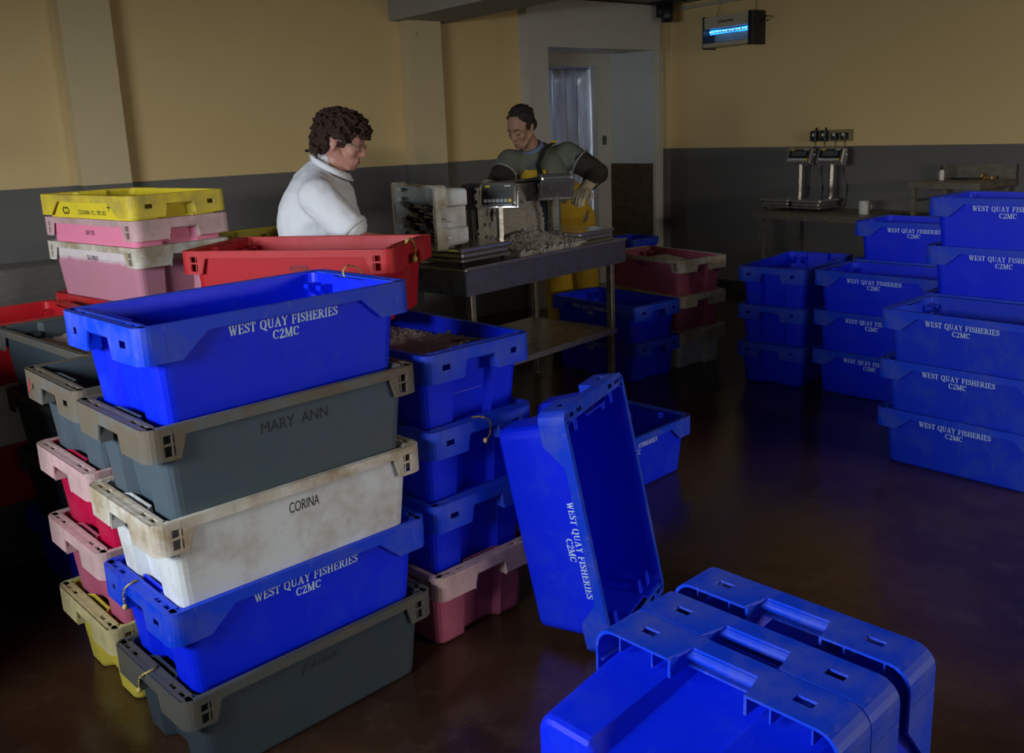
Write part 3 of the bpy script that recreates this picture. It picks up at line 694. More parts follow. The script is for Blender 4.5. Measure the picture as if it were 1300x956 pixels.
# ---------------------------------------------------------------- steel work table
TA = R(48.0); TU = Vector((math.cos(TA), math.sin(TA), 0)); TV = Vector((-math.sin(TA), math.cos(TA), 0)); TC = Vector((-.2213, 4.66, 0)); TZ = .94
TM = Matrix.Translation(TC) @ Matrix.Rotation(TA, 4, 'Z')   # local x along the front edge, y to the back
tb = thing('steel_table', 'long stainless steel work table with deep apron and low shelf', 'table', TM)
TL, TD = 1.435, .74
f = MB(); f.rbox((TL/2, TD/2, TZ-.006), (TL, TD, .012), .012); f.box((TL/2, .006, TZ+.003), (TL, .012, .008)); f.build('tabletop', M['steel'], tb)
f = MB()
for y in (.008, TD-.008): f.box((TL/2, y, TZ-.076), (TL-.02, .004, .13))
for x in (.008, TL-.008): f.box((x, TD/2, TZ-.076), (.004, TD-.02, .13))
f.build('apron', M['steel_dark'], tb)
for x in (.09, TL-.10):
    for y in (.06, TD-.06):
        f = MB(); f.rbox((x, y, (TZ-.012)/2+.02), (.04, .04, TZ-.052), .006); f.lathe([(.02, 0), (.02, .012), (.012, .03)], (x, y, .0)); f.build('leg', M['steel_dull'], tb)
f = MB(); f.rbox((TL/2-.02, TD/2, .385), (TL-.13, TD-.05, .008), .01); f.box((TL/2-.02, .028, .372), (TL-.13, .004, .034)); f.box((TL/2-.02, TD-.028, .372), (TL-.13, .004, .034)); f.build('shelf', M['steel'], tb)

def bench_scale(name, lab, mt, pw, pd, ph, post, disp_rot, disp_tilt, fk_=(.9, .86), cat='scale', dz=.36, group=None, dsize=(.20, .13)):
    """platform with feet, curved chromed post and display head"""
    t = thing(name, lab, cat, mt, group)
    f = MB(); f.rbox((0, 0, ph-.012), (pw, pd, .024), .02, seg=4); f.build('platform', M['chrome'], t)
    f = MB(); f.rbox((0, 0, ph-.042), (pw-.03, pd-.03, .03), .015, seg=3); f.rbox((0, 0, ph-.068), (pw-.01, pd-.01, .018), .015, seg=3); f.build('frame', M['steel'], t)
    for sx in (-1, 1):
        for sy in (-1, 1):
            f = MB(); f.lathe([(.016, 0), (.016, .008), (.006, .012), (.006, ph-.07)], (sx*(pw/2-.04), sy*(pd/2-.04), 0), 12); f.build('foot', M['black'], t)
    px, py = post
    f = MB(); ang = math.atan2(py, px); ex = Vector((math.cos(ang), math.sin(ang), 0)); P = Vector((px, py, 0))
    pts = [P-ex*.10+Vector((0, 0, ph-.06)), P-ex*.04+Vector((0, 0, ph-.058)), P-ex*.01+Vector((0, 0, ph-.03)), P+Vector((0, 0, ph+.02)), P+Vector((0, 0, ph+.10)), P+Vector((0, 0, dz))]
    si = Vector((-ex.y, ex.x, 0)); rings = []
    for i, q in enumerate(pts):
        tg = (pts[min(i+1, 5)]-pts[max(i-1, 0)]).normalized(); nn = tg.cross(si).normalized()
        rings.append([q+si*.02+nn*.012, q-si*.02+nn*.012, q-si*.02-nn*.012, q+si*.02-nn*.012])
    f.loft(rings); f.build('post', M['steel'], t)
    dm = Matrix.Translation((px, py, dz+.065)) @ Matrix.Rotation(disp_rot, 4, 'Z') @ Matrix.Rotation(disp_tilt, 4, 'X')   # front looks along local -y
    w_, h_ = dsize
    f = MB(); f.rbox((0, 0, 0), (w_, h_, .055), .016, dm @ Matrix.Rotation(R(90), 4, 'X'), 3)
    hd = f.build('display_head', M['chrome'], t)
    f = MB(); f.box((0, -.0285, 0), (w_*fk_[0], .003, h_*fk_[1]), dm); f.build('face_panel', M['black'], t)
    f = MB(); f.box((0, -.0308, h_*.1), (w_*.56, .002, h_*.3), dm); f.build('screen', M['screen'], t)
    for k in range(7):
        f = MB(); f.box((-w_*.34+k*w_*.113, -.0308, -h_*.27), (w_*.085, .002, h_*.13), dm); f.build('button', M['btn_yellow'] if k == 6 else M['btn'], t)
    f = MB(); f.box((-w_*.28, -.0308, h_*.33), (w_*.13, .002, h_*.08), dm); f.build('badge', M['btn_yellow'], t)
    f = MB(); f.box((w_*.27, -.0308, h_*.34), (w_*.17, .002, h_*.06), dm); f.build('sticker', M['paper'], t)
    f = MB()
    for sx in (-1, 1): f.box((sx*(w_/2+.006), .01, -.02), (.006, .03, .09), dm); f.lathe([(.012, 0), (.012, .012)], (0, 0, 0), 10, mt=dm @ Matrix.Translation((sx*(w_/2+.003), .01, .015)) @ Matrix.Rotation(R(90*sx), 4, 'Y'))
    f.box((0, .02, -.068), (w_+.02, .03, .006), dm); f.build('bracket', M['chrome'], t)
    return t
s1 = bench_scale('platform_scale', 'stainless platform scale with keypad display standing at the near corner of the steel table', TM @ Matrix.Translation((.235, .27, TZ+.0005)), .40, .42, .10, (.225, -.10), R(-48-12), R(-12), dz=.275)
s2 = bench_scale('platform_scale', 'platform scale at the right of the steel table, its display seen from behind', TM @ Matrix.Translation((1.20, .24, TZ+.0005)), .36, .38, .075, (-.215, -.05), R(-48+185), R(-25), dz=.285, dsize=(.19, .15))
# white crate on its side on the scale
wz = TZ+.1005
k = .74
az2 = R(208); zo = Vector((math.cos(az2), math.sin(az2), 0)); xo = Vector((math.cos(R(298)), math.sin(R(298)), 0)); yo = zo.cross(xo)
# width axis vertical
mt = Matrix((xo, yo, zo)).transposed().to_4x4() @ Matrix.Scale(k, 4)
wcp = Vector((-.315, 4.97, wz+W2*k+.002)); mt.translation = wcp
wc = crate(mt, 'white', 'white_rim', 'box', 'small filthy white crate lying on its side on the scale, full of dark fish', 'white fish crates')
for i in range(12):
    rnd = random.Random(i+40)
    fm = Matrix((xo, yo, zo)).transposed().to_4x4(); fm.translation = wcp
    sgn = 1 if yo.z > 0 else -1
    fm = fm @ Matrix.Translation(((-.12+.12*(i % 3)), sgn*(-.115+.045*(i//3)), .145+.02*(i % 2))) @ Matrix.Rotation(rnd.uniform(-.35, .35), 4, 'Z')
    fish('fish', 'dark mottled fish heaped in the small white crate on its side', fm, .24, 'fish in the small white crate', .02, .036)
# grey crate of ice tipped towards the table
tm = TM @ Matrix.Translation((.86, .33, TZ+.004))
tl = R(2)
zi = (-TV*math.cos(tl)+Vector((0, 0, math.sin(tl)))); xi = TU.copy(); yi = zi.cross(xi)
im = Matrix((xi, yi, zi)).transposed().to_4x4() @ Matrix.Scale(.88, 4)
ctr = TC+TU*.765+TV*.575+Vector((0, 0, TZ+W2*.88+.003))
im.translation = ctr
icr = crate(im, 'dark_grey', 'dark_grey_rim', 'box', 'dark grey crate full of ice tipped on its side on the steel table', 'grey fish crates')
ic = im @ Matrix.Scale(1 if yi.z > 0 else 1, 4)
ice_heap(ic, .34, .19, lambda x, y: .215+.03*math.sin(x*9)+.03*math.cos(y*11+1), 'white crushed ice filling the tipped grey crate on the table', 'ice', None, 90, .010, 5)
ice_heap(TM @ Matrix.Translation((.80, .17, TZ+.03)), .30, .11, lambda x, y: .075*math.exp(-((x+.0)**2/.07))*max(0, (y+.11)/.22)+.0, 'loose white ice spilling from the tipped crate onto the table top', 'ice', None, 70, .012, 6)
rnd = random.Random(11)
for k in range(16):
    x_, y_ = rnd.uniform(.50, 1.05), rnd.uniform(.02, .12); r_ = rnd.uniform(.010, .020)
    tag(lump((x_, y_, TZ+.006+r_*.5), r_, 60+k, TM), 'clear lump of ice lying at the front edge of the table', 'ice lump', 'ice lumps on the table edge')
for k in range(10):
    x_, y_ = rnd.uniform(-.28, .28), rnd.uniform(-.15, .15); r_ = rnd.uniform(.012, .024)
    tag(lump((x_, y_, .27), r_, 90+k, ic), 'glassy lump of ice in the face of ice filling the tipped crate', 'ice lump', 'ice lumps in the tipped crate')
fish('fish', 'slender brown fish sticking out of the ice in the tipped grey crate', ic @ Matrix.Translation((.12, .02, .235)) @ Matrix.Rotation(R(-60), 4, 'Z'), .2, None, .03, .012)
fish('fish', 'small dark fish low in the ice of the tipped crate, nearer the first scale', ic @ Matrix.Translation((-.15, .02, .24)) @ Matrix.Rotation(R(60), 4, 'Z'), .13, None, .03, .014)

# steel stand hidden behind the person in white
st = thing('steel_stand', 'plain steel stand carrying the orange-yellow crate behind the person', 'table', pose(yx, yy, 0, 133.2))
f = MB(); f.rbox((0, 0, .86), (1.0, .6, .02), .01); f.build('tabletop', M['steel'], st)
for sx in (-1, 1):
    for sy in (-1, 1): f = MB(); f.box((sx*.45, sy*.26, .425), (.04, .04, .85)); f.build('leg', M['steel_dull'], st)
# long trough bench at the left wall
lb_ = thing('steel_bench', 'long dull steel bench along the wall at the far left', 'table', Matrix.Translation(W(.9, DL-.3, 0)))
lo = W(.9, DL-.3, 0)
def lbx(mb, a0, a1, b0, b1, z0, z1): mb.hexa([W(a, b, z)-lo for a in (a0, a1) for b in (b0, b1) for z in (z0, z1)])
f = MB(); lbx(f, -.6, 2.3, DL-.36, DL-.003, .905, .92); f.build('worktop', M['steel'], lb_)
f = MB(); lbx(f, -.6, 2.3, DL-.36, DL-.355, .70, .905); f.build('apron', M['steel'], lb_)
for a_ in (-.5, .9, 2.2):
    for b_ in (DL-.33, DL-.06): f = MB(); lbx(f, a_-.02, a_+.02, b_-.02, b_+.02, 0, .905); f.build('leg', M['steel_dull'], lb_)

# ---------------------------------------------------------------- bench by the back wall
bo = W(6.9, 4.2, 0); bn = thing('wall_bench', 'long steel bench against the back wall holding scales and mug', 'table', Matrix.Translation(bo) @ Matrix.Rotation(PHI, 4, 'Z'))
# local x = towards back wall, y = towards the left wall
BZ = .855
f = MB(); f.box((0, -.55, BZ-.012), (.62, 2.8, .024)); f.box((-.308, -.55, BZ-.03), (.006, 2.8, .05)); f.build('worktop', M['steel_dull'], bn)
for x in (-.27, .27):
    for y in (.78, -.5, -1.85): f = MB(); f.box((x, y, (BZ-.03)/2), (.04, .04, BZ-.03)); f.build('leg', M['steel_dull'], bn)
f = MB(); f.box((.27, -.5, .25), (.03, 2.6, .03)); f.build('stretcher', M['steel_dull'], bn)
BM = Matrix.Translation(bo) @ Matrix.Rotation(PHI, 4, 'Z')
for yy_, lab_ in ((.77, 'left one of the two scales standing on the back wall bench'), (.465, 'right one of the two scales standing on the back wall bench, nearer the mug')):
    bench_scale('bench_scale', lab_, BM @ Matrix.Translation((.02, yy_, BZ+.0005)), .30, .30, .10, (.10, -.085), R(-90), R(-20), dz=.385, dsize=(.25, .14), fk_=(.8, .68))
mg = thing('mug', 'plain pale mug on the back wall bench right of the scales', 'mug', BM @ Matrix.Translation((-.08, -.06, BZ+.0005)))
f = MB(); f.lathe([(.036, 0), (.038, .004), (.04, .1), (.0405, .104), (.037, .104), (.034, .01), (.001, .009)], (0, 0, 0), 24); f.build('body', M['paper'], mg)
f = MB(); f.tube([(0, -.038, .085), (0, -.06, .085), (0, -.068, .06), (0, -.058, .035), (0, -.037, .03)], .006, 8); f.build('handle', M['paper'], mg)
# small raised table with splashback
mt_ = thing('raised_table', 'small steel table with an upstand standing on the bench at right', 'table', BM @ Matrix.Translation((0, -.80, BZ+.0005)))
hz = 1.13-BZ
f = MB(); f.box((0, 0, hz-.022), (.56, .53, .044)); f.build('tabletop', M['steel_dull'], mt_)
f = MB(); f.box((.275, .04, hz+.05), (.012, .60, .11)); f.build('splashback', M['steel_dull'], mt_)
for x in (-.25, .22):
    for y in (.23, -.23): f = MB(); f.box((x, y, (hz-.03)/2+.005), (.03, .03, hz-.04)); f.lathe([(.014, 0), (.01, .02)], (x, y, 0), 10); f.build('leg', M['steel_dull'], mt_)
f = MB(); f.box((-.01, .23, hz*.5), (.46, .012, .02)); f.build('stretcher', M['steel_dark'], mt_)
sb = thing('spray_bottle', 'small white bottle with black cap on the raised steel table', 'bottle', BM @ Matrix.Translation((0, -.64, 1.1312)))
f = MB(); f.lathe([(.017, 0), (.018, .004), (.018, .065), (.009, .078)], (0, 0, 0), 16); f.build('body', M['paper'], sb)
f = MB(); f.lathe([(.010, .076), (.010, .10), (.005, .104), (.005, .112)], (0, 0, 0), 12); f.build('cap', M['black'], sb)
kn = MB(); kn.rbox((0, 0, .008), (.03, .15, .014), .006); kn.rbox((0, -.10, .006), (.02, .08, .006), .005)
o = kn.build('knife', M['black']); o.matrix_world = BM @ Matrix.Translation((.05, -.76, 1.1315)); tag(o, 'black handled knife lying on the raised steel table', 'knife')
tp = MB(); tp.lathe([(.012, 0), (.012, .03), (.006, .035), (.006, .05)], (0, 0, 0), 12); tp.rbox((0, -.06, .012), (.06, .07, .022), .006)
o = tp.build('brass_tap', simple('brass', (.5, .35, .1), .3, .8)); o.matrix_world = BM @ Matrix.Translation((.16, -.86, 1.1315)); tag(o, 'small brass fitting on the raised table before the upstand', 'fitting')
# clutter of cable on the bench
f = MB(); f.tube([(0.1, -.18, .006), (0, -.25, .012), (.05, -.34, .006), (-.05, -.42, .01), (.08, -.5, .006), (-.08, -.52, .008), (-.05, -.38, .006)], .005, 7)
o = f.build('cable', M['black']); o.matrix_world = BM @ Matrix.Translation((0, 0, BZ+.0005)); tag(o, 'black cable coiled on the bench between mug and raised table', 'cable')
# sockets and plugs on the wall
so = W(DB, 4.71, 1.47)
sk = thing('socket_panel', 'row of wall sockets with four black plugs above the two scales', 'socket', Matrix.Translation(so) @ Matrix.Rotation(PHI, 4, 'Z'))
f = MB(); f.box((-.006, 0, .0), (.012, .40, .10)); f.build('socket_plate', simple('socket_plate', (.25, .2, .1), .5), sk)
for i, y in enumerate((.155, .06, -.045, -.135)):
    f = MB(); f.rbox((-.04, y, .0 if i < 2 else -.005), (.055, .06 if i < 2 else .05, .085 if i < 2 else .06), .008); f.build('plug', M['black'], sk)
    f = MB(); f.box((-.069, y-.006, .01), (.002, .02, .022)); f.build('plug_label', M['paper'], sk)
    if i < 2: f = MB(); f.box((-.03, y-.01, .055), (.012, .012, .03)); f.build('switch', M['black'], sk)
for i, (y, ye, dz_) in enumerate(((.155, .22, .0), (.06, .08, 0), (-.045, -.0, 0), (-.135, -.16, 0))):
    f = MB(); f.tube([(-.03, y, -.04), (-.02, y+.005, -.14), (-.02, (y+ye)/2+.02, -.3), (-.015, ye-.01, -.45), (-.03, ye, -.598)], .0045, 7)
    f.build('lead', M['black'], sk)
# insect killer on the wall
fo = W(DB-.004, 5.735, 2.285)
fk = thing('insect_killer', 'wall hung insect killer with glowing blue tube', 'insect killer', Matrix.Translation(fo) @ Matrix.Rotation(PHI, 4, 'Z'))
ivory = simple('ivory_metal', (.42, .38, .28), .45)
f = MB(); f.box((-.09, 0, .235), (.16, .52, .10)); f.box((-.015, 0, .15), (.01, .52, .2)); f.build('housing', ivory, fk)
f = MB(); f.box((-.10, 0, .035), (.17, .52, .035)); f.build('tray', ivory, fk)
for y, w__ in ((.268, .014), (-.275, .055)):
    f = MB(); f.rbox((-.09, y, .15), (.19, w__, .29), .006); f.build('end_cap', M['black'], fk)
mt, nt, bs = nodes('blue_tube'); bs.inputs['Base Color'].default_value = (.1, .4, 1, 1); bs.inputs['Emission Color'].default_value = (.02, .28, 1, 1); bs.inputs['Emission Strength'].default_value = 3
for zt in (.165, .14):
    f = MB(); f.tube([(-.11, -.235, zt), (-.11, .235, zt)], .010, 10); f.build('uv_tube', mt, fk)
mt2, nt, bs = nodes('tube_core'); bs.inputs['Emission Color'].default_value = (.45, .85, 1, 1); bs.inputs['Emission Strength'].default_value = 2.5
f = MB()
for k_ in range(6): f.tube([(-.1215, -.19+k_*.075, .155), (-.1215, -.14+k_*.075, .155)], .006, 8)
f.build('tube_glow', mt2, fk)
f = MB()
for k_ in range(30): f.box((-.165, -.262+k_*.018, .115), (.0025, .0025, .14))
for k_ in range(6): f.box((-.165, 0, .06+k_*.022), (.0025, .54, .0025))
f.build('wire_guard', M['steel_dark'], fk)
vs, fs = font_mesh('eXtermine', .042, 1.0, .001)
f = MB(); f.add([Vector((-.1715, -x+.01, .225+y)) if True else 0 for x, y, z in vs], fs); f.build('lettering', M['black_ink'], fk)
for ya, zb_ in ((.22, .29), (-.25, .29)):
    f = MB(); f.tube([(-.06, ya, .28), (-.03, ya-.05*(1 if ya > 0 else -1), ZC-2.27-.04), (-.02, ya-.06*(1 if ya > 0 else -1), ZC-2.27-.005)], .004, 6); f.build('hanging_chain', M['steel_dull'], fk)
f = MB(); f.tube([(-.09, -.32, .20), (-.08, -.37, .24), (-.03, -.40, .235), (-.06, -.36, .20), (-.02, -.33, .21)], .006, 7); f.build('cable', M['black'], fk)
# conduit and camera at the ceiling
f = MB(); f.hexa([W(a, b, z) for a in (DB-.03, DB-.002) for b in (5.62, 6.60) for z in (2.70, 2.73)]); o = f.build('cable_trunking', ivory); tag(o, 'pale cable trunking along the back wall under the ceiling', 'trunking')
co_ = W(6.93, 6.37, ZC)
cm = thing('dome_camera', 'black twin-barrel fitting hanging from the ceiling in the corner', 'ceiling fitting', Matrix.Translation(co_) @ Matrix.Rotation(PHI, 4, 'Z'))
f = MB(); f.rbox((0, -.0, -.012), (.16, .42, .022), .02); f.build('plate', M['black'], cm)
f = MB(); f.lathe([(.06, 0), (.062, -.12), (.055, -.17), (.01, -.172)], (-.02, -.04, -.023), 20); f.build('barrel', M['black'], cm)
f = MB(); f.lathe([(.045, 0), (.046, -.11), (.01, -.112)], (.02, .075, -.023), 16); f.build('barrel', M['black'], cm)
# blue tub beyond the man
tu = W(6.18, DL-.02, 0)
t_ = MB()
def ringr(hx, hy, z, r=.03): return [(x, y, z) for x, y in outline(hx, hy, 0, r)]
t_.loft([ringr(.12, .12, 0), ringr(.14, .14, .70), ringr(.15, .15, .70), ringr(.15, .15, .76), ringr(.135, .135, .76), ringr(.115, .115, .02)])
tbx = thing('blue_bin', 'tall dark blue bin standing in the doorway behind the man', 'bin', pose(.98, 7.30, 0, 40))
t_.build('body', M['blue'], tbx)
f = MB()
f.loft([ringr(.157, .157, .72), ringr(.157, .157, .765), ringr(.136, .136, .765), ringr(.136, .136, .72)], caps=False); f.build('rim', M['blue_rim'], tbx)

# ---------------------------------------------------------------- people
def skin_mat(name, a, b):
    mt, nt, bs = nodes(name); v = noise(nt, 14, 4)
    nt.links.new(mix(nt, v, a, b), bs.inputs['Base Color']); bs.inputs['Roughness'].default_value = .5
    bs.inputs['Subsurface Weight'].default_value = .1; bs.inputs['Subsurface Radius'].default_value = (.01, .004, .002); return mt
M['skin1'] = skin_mat('ruddy_skin', (.42, .19, .14), (.5, .25, .19))
M['skin2'] = skin_mat('tanned_skin', (.36, .19, .12), (.44, .25, .17))
def cloth(name, a, b, sc=25, bs_=.3):
    mt, nt, bs = nodes(name); v = noise(nt, sc, 5, .7)
    nt.links.new(mix(nt, v, a, b), bs.inputs['Base Color']); bs.inputs['Roughness'].default_value = .85
    bump(nt, bs, noise(nt, 9, 3), bs_, .02); return mt
M['shirt'] = cloth('white_cotton', (.70, .72, .77), (.78, .80, .84))
M['sweater'] = cloth('grey_green_knit', (.11, .125, .095), (.15, .165, .13), 80)
M['brown_knit'] = cloth('dark_brown_knit', (.022, .017, .013), (.035, .026, .02), 80)
M['stripe'] = cloth('pale_grey_stripe', (.35, .35, .34), (.4, .4, .39))
M['oilskin'] = cloth('yellow_oilskin', (.50, .30, .015), (.62, .38, .02), 8)
M['dark_cloth'] = cloth('dark_trousers', (.02, .022, .03), (.03, .033, .04))
M['strap'] = simple('black_strap', (.012, .012, .013), .5)
M['glove'] = cloth('pale_rubber_glove', (.5, .43, .3), (.6, .54, .4), 10)
def plaid():
    mt, nt, bs = nodes('blue_plaid'); tc = N(nt, 'ShaderNodeTexCoord'); wv = N(nt, 'ShaderNodeTexWave'); wv.inputs['Scale'].default_value = 40
    wv2 = N(nt, 'ShaderNodeTexWave'); wv2.bands_direction = 'Z'; wv2.inputs['Scale'].default_value = 40
    for q in (wv, wv2): nt.links.new(tc.outputs['Object'], q.inputs['Vector'])
    c = mix(nt, wv.outputs['Fac'], (.02, .04, .16), (.12, .2, .42)); c = mix(nt, ramp(nt, wv2.outputs['Fac'], [(.6, (0, 0, 0)), (.8, (.5, .5, .5))]), c, (.5, .55, .6))
    nt.links.new(c, bs.inputs['Base Color']); bs.inputs['Roughness'].default_value = .9; return mt
M['plaid'] = plaid()
def hair_mat(name, a, b):
    mt, nt, bs = nodes(name); v = noise(nt, 90, 5, .8)
    nt.links.new(mix(nt, v, a, b), bs.inputs['Base Color']); bs.inputs['Roughness'].default_value = .6; bump(nt, bs, v, .8, .01); return mt
M['hair1'] = hair_mat('curly_auburn_hair', (.010, .004, .002), (.06, .022, .010))
M['hair2'] = hair_mat('short_dark_hair', (.008, .006, .005), (.03, .02, .014))

def head_prims(mb, hm, s=1.0):
    """hm: frame with x forward, y to the person's left, z up, origin at ear height in the skull"""
    q = hm.to_3x3()
    def e(c, r): mb.ell(hm @ (Vector(c)*s), tuple(x*s for x in r), q, 20)
    def c(a, ra, b, rb): mb.cone(hm @ (Vector(a)*s), ra*s, hm @ (Vector(b)*s), rb*s)
    e((-.012, 0, .045), (.098, .077, .088)); e((.035, 0, .03), (.060, .066, .070)); e((.052, 0, -.01), (.043, .056, .068))
    c((-.005, .05, -.035), .022, (.062, .022, -.083), .018); c((-.005, -.05, -.035), .022, (.062, -.022, -.083), .018)
    e((.068, 0, -.080), (.024, .026, .020)); e((.058, 0, -.060), (.036, .040, .032))
    c((.070, .030, .030), .012, (.086, .008, .028), .010); c((.070, -.030, .030), .012, (.086, -.008, .028), .010)
    c((.090, 0, .018), .008, (.108, 0, -.020), .012); e((.098, .011, -.024), (.011, .008, .008)); e((.098, -.011, -.024), (.011, .008, .008))
    c((.090, -.016, -.050), .007, (.090, .016, -.050), .007); c((.088, -.013, -.060), .008, (.088, .013, -.060), .008)
    e((.062, .040, -.018), (.022, .018, .022)); e((.062, -.040, -.018), (.022, .018, .022))
    for sy in (-1, 1):
        e((.080, sy*.031, .010), (.010, .014, .008))
        e((-.010, sy*.076, .000), (.018, .008, .030)); e((-.014, sy*.082, .016), (.018, .006, .014)); e((-.006, sy*.078, -.024), (.010, .007, .012))
def hand_prims(mb, wrist, fdir, pn, side=1, curl=.5, s=1.0, grow=0):
    """palm and five separate fingers; pn is the palm normal, fingers curl towards it"""
    f_ = Vector(fdir).normalized(); pn = Vector(pn); pn = (pn-f_*pn.dot(f_)).normalized(); sd = f_.cross(pn)*side
    W_ = Vector(wrist); g = grow
    for k_ in (-.030, -.010, .010, .030):
        mb.cone(W_+f_*.01+sd*k_*.7*s, .014*s+g, W_+f_*.085*s+sd*k_*s, .0115*s+g, 10)
    for k_, ln in ((-.033, .062), (-.011, .075), (.011, .080), (.033, .070)):
        p = W_+f_*.088*s+sd*k_*s; d = f_.copy(); r_ = .0092
        for j, fr in enumerate((.45, .30, .25)):
            a = curl*(.55+.5*j); d2 = (f_*math.cos(a)+pn*math.sin(a)).normalized(); qv = p+d2*ln*fr*s
            mb.cone(p, (r_*s+g), qv, (r_*s*.92+g), 8); p = qv; r_ *= .92
    p = W_+f_*.025*s+sd*.030*s; d = (f_*.6+sd*.8+pn*.25).normalized()
    q_ = p+d*.038*s; mb.cone(p, .0145*s+g, q_, .0115*s+g, 8); d = (f_*.85+sd*.25+pn*(.3+curl*.4)).normalized(); mb.cone(q_, .0112*s+g, q_+d*.034*s, .0095*s+g, 8)

# ---- person in the white shirt (built at y about 4.2, facing the table)
Y1 = 4.2; K1 = Y1/4.05
def P1(x, z, dy=0): return Vector((x*K1, Y1+dy, CAM_H+(z-CAM_H)*K1))
feet1 = Vector((-.86, Y1, 0))
per1 = thing('person', 'person in a white polo shirt with curly brown hair and glasses looking down', 'person', Matrix.Translation(feet1))
def loc1(mb): mb.v = [tuple(Vector(v)-feet1) for v in mb.v]; return mb
hm1 = Matrix.Translation(P1(-.697, 1.600)) @ Matrix.Rotation(R(-6), 4, 'Z') @ Matrix.Rotation(R(20), 4, 'Y')
near_sh, near_el, near_wr = P1(-.775, 1.385, -.205), P1(-.605, 1.205, -.25), P1(-.43, 1.165, -.06)
far_sh, far_el, far_wr = P1(-.785, 1.38, .20), P1(-.70, 1.15, .23), P1(-.50, 1.08, .10)
def body1(mb, clothed=0):
    c = mb.cone
    c(P1(-.76, 1.43), .062, P1(-.715, 1.555), .056)
    head_prims(mb, hm1, 1.06)
    mb.ell(P1(-.80, 1.33), (.135, .19, .15)); mb.ell(P1(-.82, 1.13), (.165, .185, .17)); mb.ell(P1(-.83, .94), (.145, .175, .13))
    for sg, sh, el, wr in ((-1, near_sh, near_el, near_wr), (1, far_sh, far_el, far_wr)):
        c(P1(-.79, 1.39, sg*.08), .07, sh, .06); c(sh, .056, el, .042); c(el, .041, wr, .027)
        hand_prims(mb, wr, (.25, -sg*.5, -.7), (-.6, -sg*.3, -.4), -sg, .6)
        c(P1(-.83, .9, sg*.09), .095, (-.86, Y1+sg*.1, .5), .062); c((-.86, Y1+sg*.1, .5), .06, (-.88, Y1+sg*.1, .1), .042)
        mb.cone((-.88, Y1+sg*.1, .05), .045, (-.72, Y1+sg*.11, .035), .034)
    return mb
me = remesh(loc1(body1(MB())), .0055, 5, 'body'); link('body', me, M['skin1'], per1)
# polo shirt
mb = MB(); c = mb.cone
mb.ell(P1(-.805, 1.345), (.162, .212, .165)); mb.ell(P1(-.825, 1.15), (.190, .215, .19)); mb.ell(P1(-.83, .98), (.18, .205, .13)); mb.ell(P1(-.85, 1.27), (.155, .2, .19))
mb.ell(P1(-.79, 1.43), (.10, .14, .07)); c(P1(-.83, 1.42), .10, P1(-.775, 1.50), .068); c(P1(-.80, 1.435, -.06), .085, near_sh, .078); c(P1(-.80, 1.435, .06), .085, far_sh, .078)
for sg, sh, el in ((-1, near_sh, near_el), (1, far_sh, far_el)):
    c(P1(-.80, 1.39, sg*.10), .085, sh, .085); c(sh, .084, sh.lerp(el, .5), .082); c(sh.lerp(el, .5), .080, sh.lerp(el, .70), .082)
me = remesh(loc1(mb), .009, 9, 'shirt', .012, .09); link('shirt', me, M['shirt'], per1)
mb = MB(); ring = []
for k_ in range(21):
    a = R(-150+300*k_/20); v = Vector((math.cos(a)*.078, math.sin(a)*.085, -.045*math.cos(a)+.005))
    ring.append(P1(-.745, 1.482)+Vector((v.x, v.y, v.z)))
up_ = Vector((-.012, 0, .034))
rings = [[p, p+up_+(p-P1(-.745, 1.49)).normalized()*.006, p+up_+(p-P1(-.745, 1.49)).normalized()*.012, p+(p-P1(-.745, 1.49)).normalized()*.018] for p in ring]
mb.loft(rings, smooth=True); loc1(mb).build('collar', M['shirt'], per1)
for sg, sh, el in ((-1, near_sh, near_el), (1, far_sh, far_el)):
    a = sh.lerp(el, .74); b = sh.lerp(el, .82); mb = MB(); ax = (b-a).normalized(); u_ = ax.orthogonal().normalized(); v_ = ax.cross(u_)
    rr = [(a, .083), (b, .081), (b, .075), (a, .077)]
    mb.loft([[p+(u_*math.cos(2*math.pi*k_/24)+v_*math.sin(2*math.pi*k_/24))*r_ for k_ in range(24)] for p, r_ in rr+[rr[0]]], caps=False, smooth=True)
    loc1(mb).build('sleeve_cuff', M['shirt'], per1)
# hair: a curly mop
mb = MB(); rnd = random.Random(3)
hq = hm1
def hp(x, y, z): return hq @ Vector((x, y, z))
mb.ell(hp(-.015, 0, .050), (.108, .100, .088), hq.to_3x3()); mb.ell(hp(-.062, 0, .0), (.055, .09, .080), hq.to_3x3())
for i in range(900):
    th = rnd.uniform(0, 2*math.pi); ph = math.asin(rnd.uniform(-.95, 1)); x = math.cos(ph)*math.cos(th); y = math.cos(ph)*math.sin(th); z = math.sin(ph)
    px, py, pz = -.005+.126*x, .106*y, .045+.097*z
    if px > .045 and pz < .052: continue
    if px > -.035 and pz < .018: continue
    if pz < -.04 and px > -.06: continue
    r_ = rnd.uniform(.005, .011); g_ = rnd.uniform(.96, 1.10); mb.ell(hp(px*g_, py*g_, .045+(pz-.045)*g_), (r_, r_*.8, r_*.8), None, 7)
for i in range(260):
    px = rnd.uniform(-.118, -.045); pz = rnd.uniform(-.075, .03); py = rnd.uniform(-.09, .09); r_ = rnd.uniform(.006, .012)
    if px > -.055 and pz < -.01: continue
    mb.ell(hp(px, py, pz), (r_, r_, r_), None, 7)
me = remesh(loc1(mb), .0045, 1, 'hair', .012, .009); link('hair', me, M['hair1'], per1)
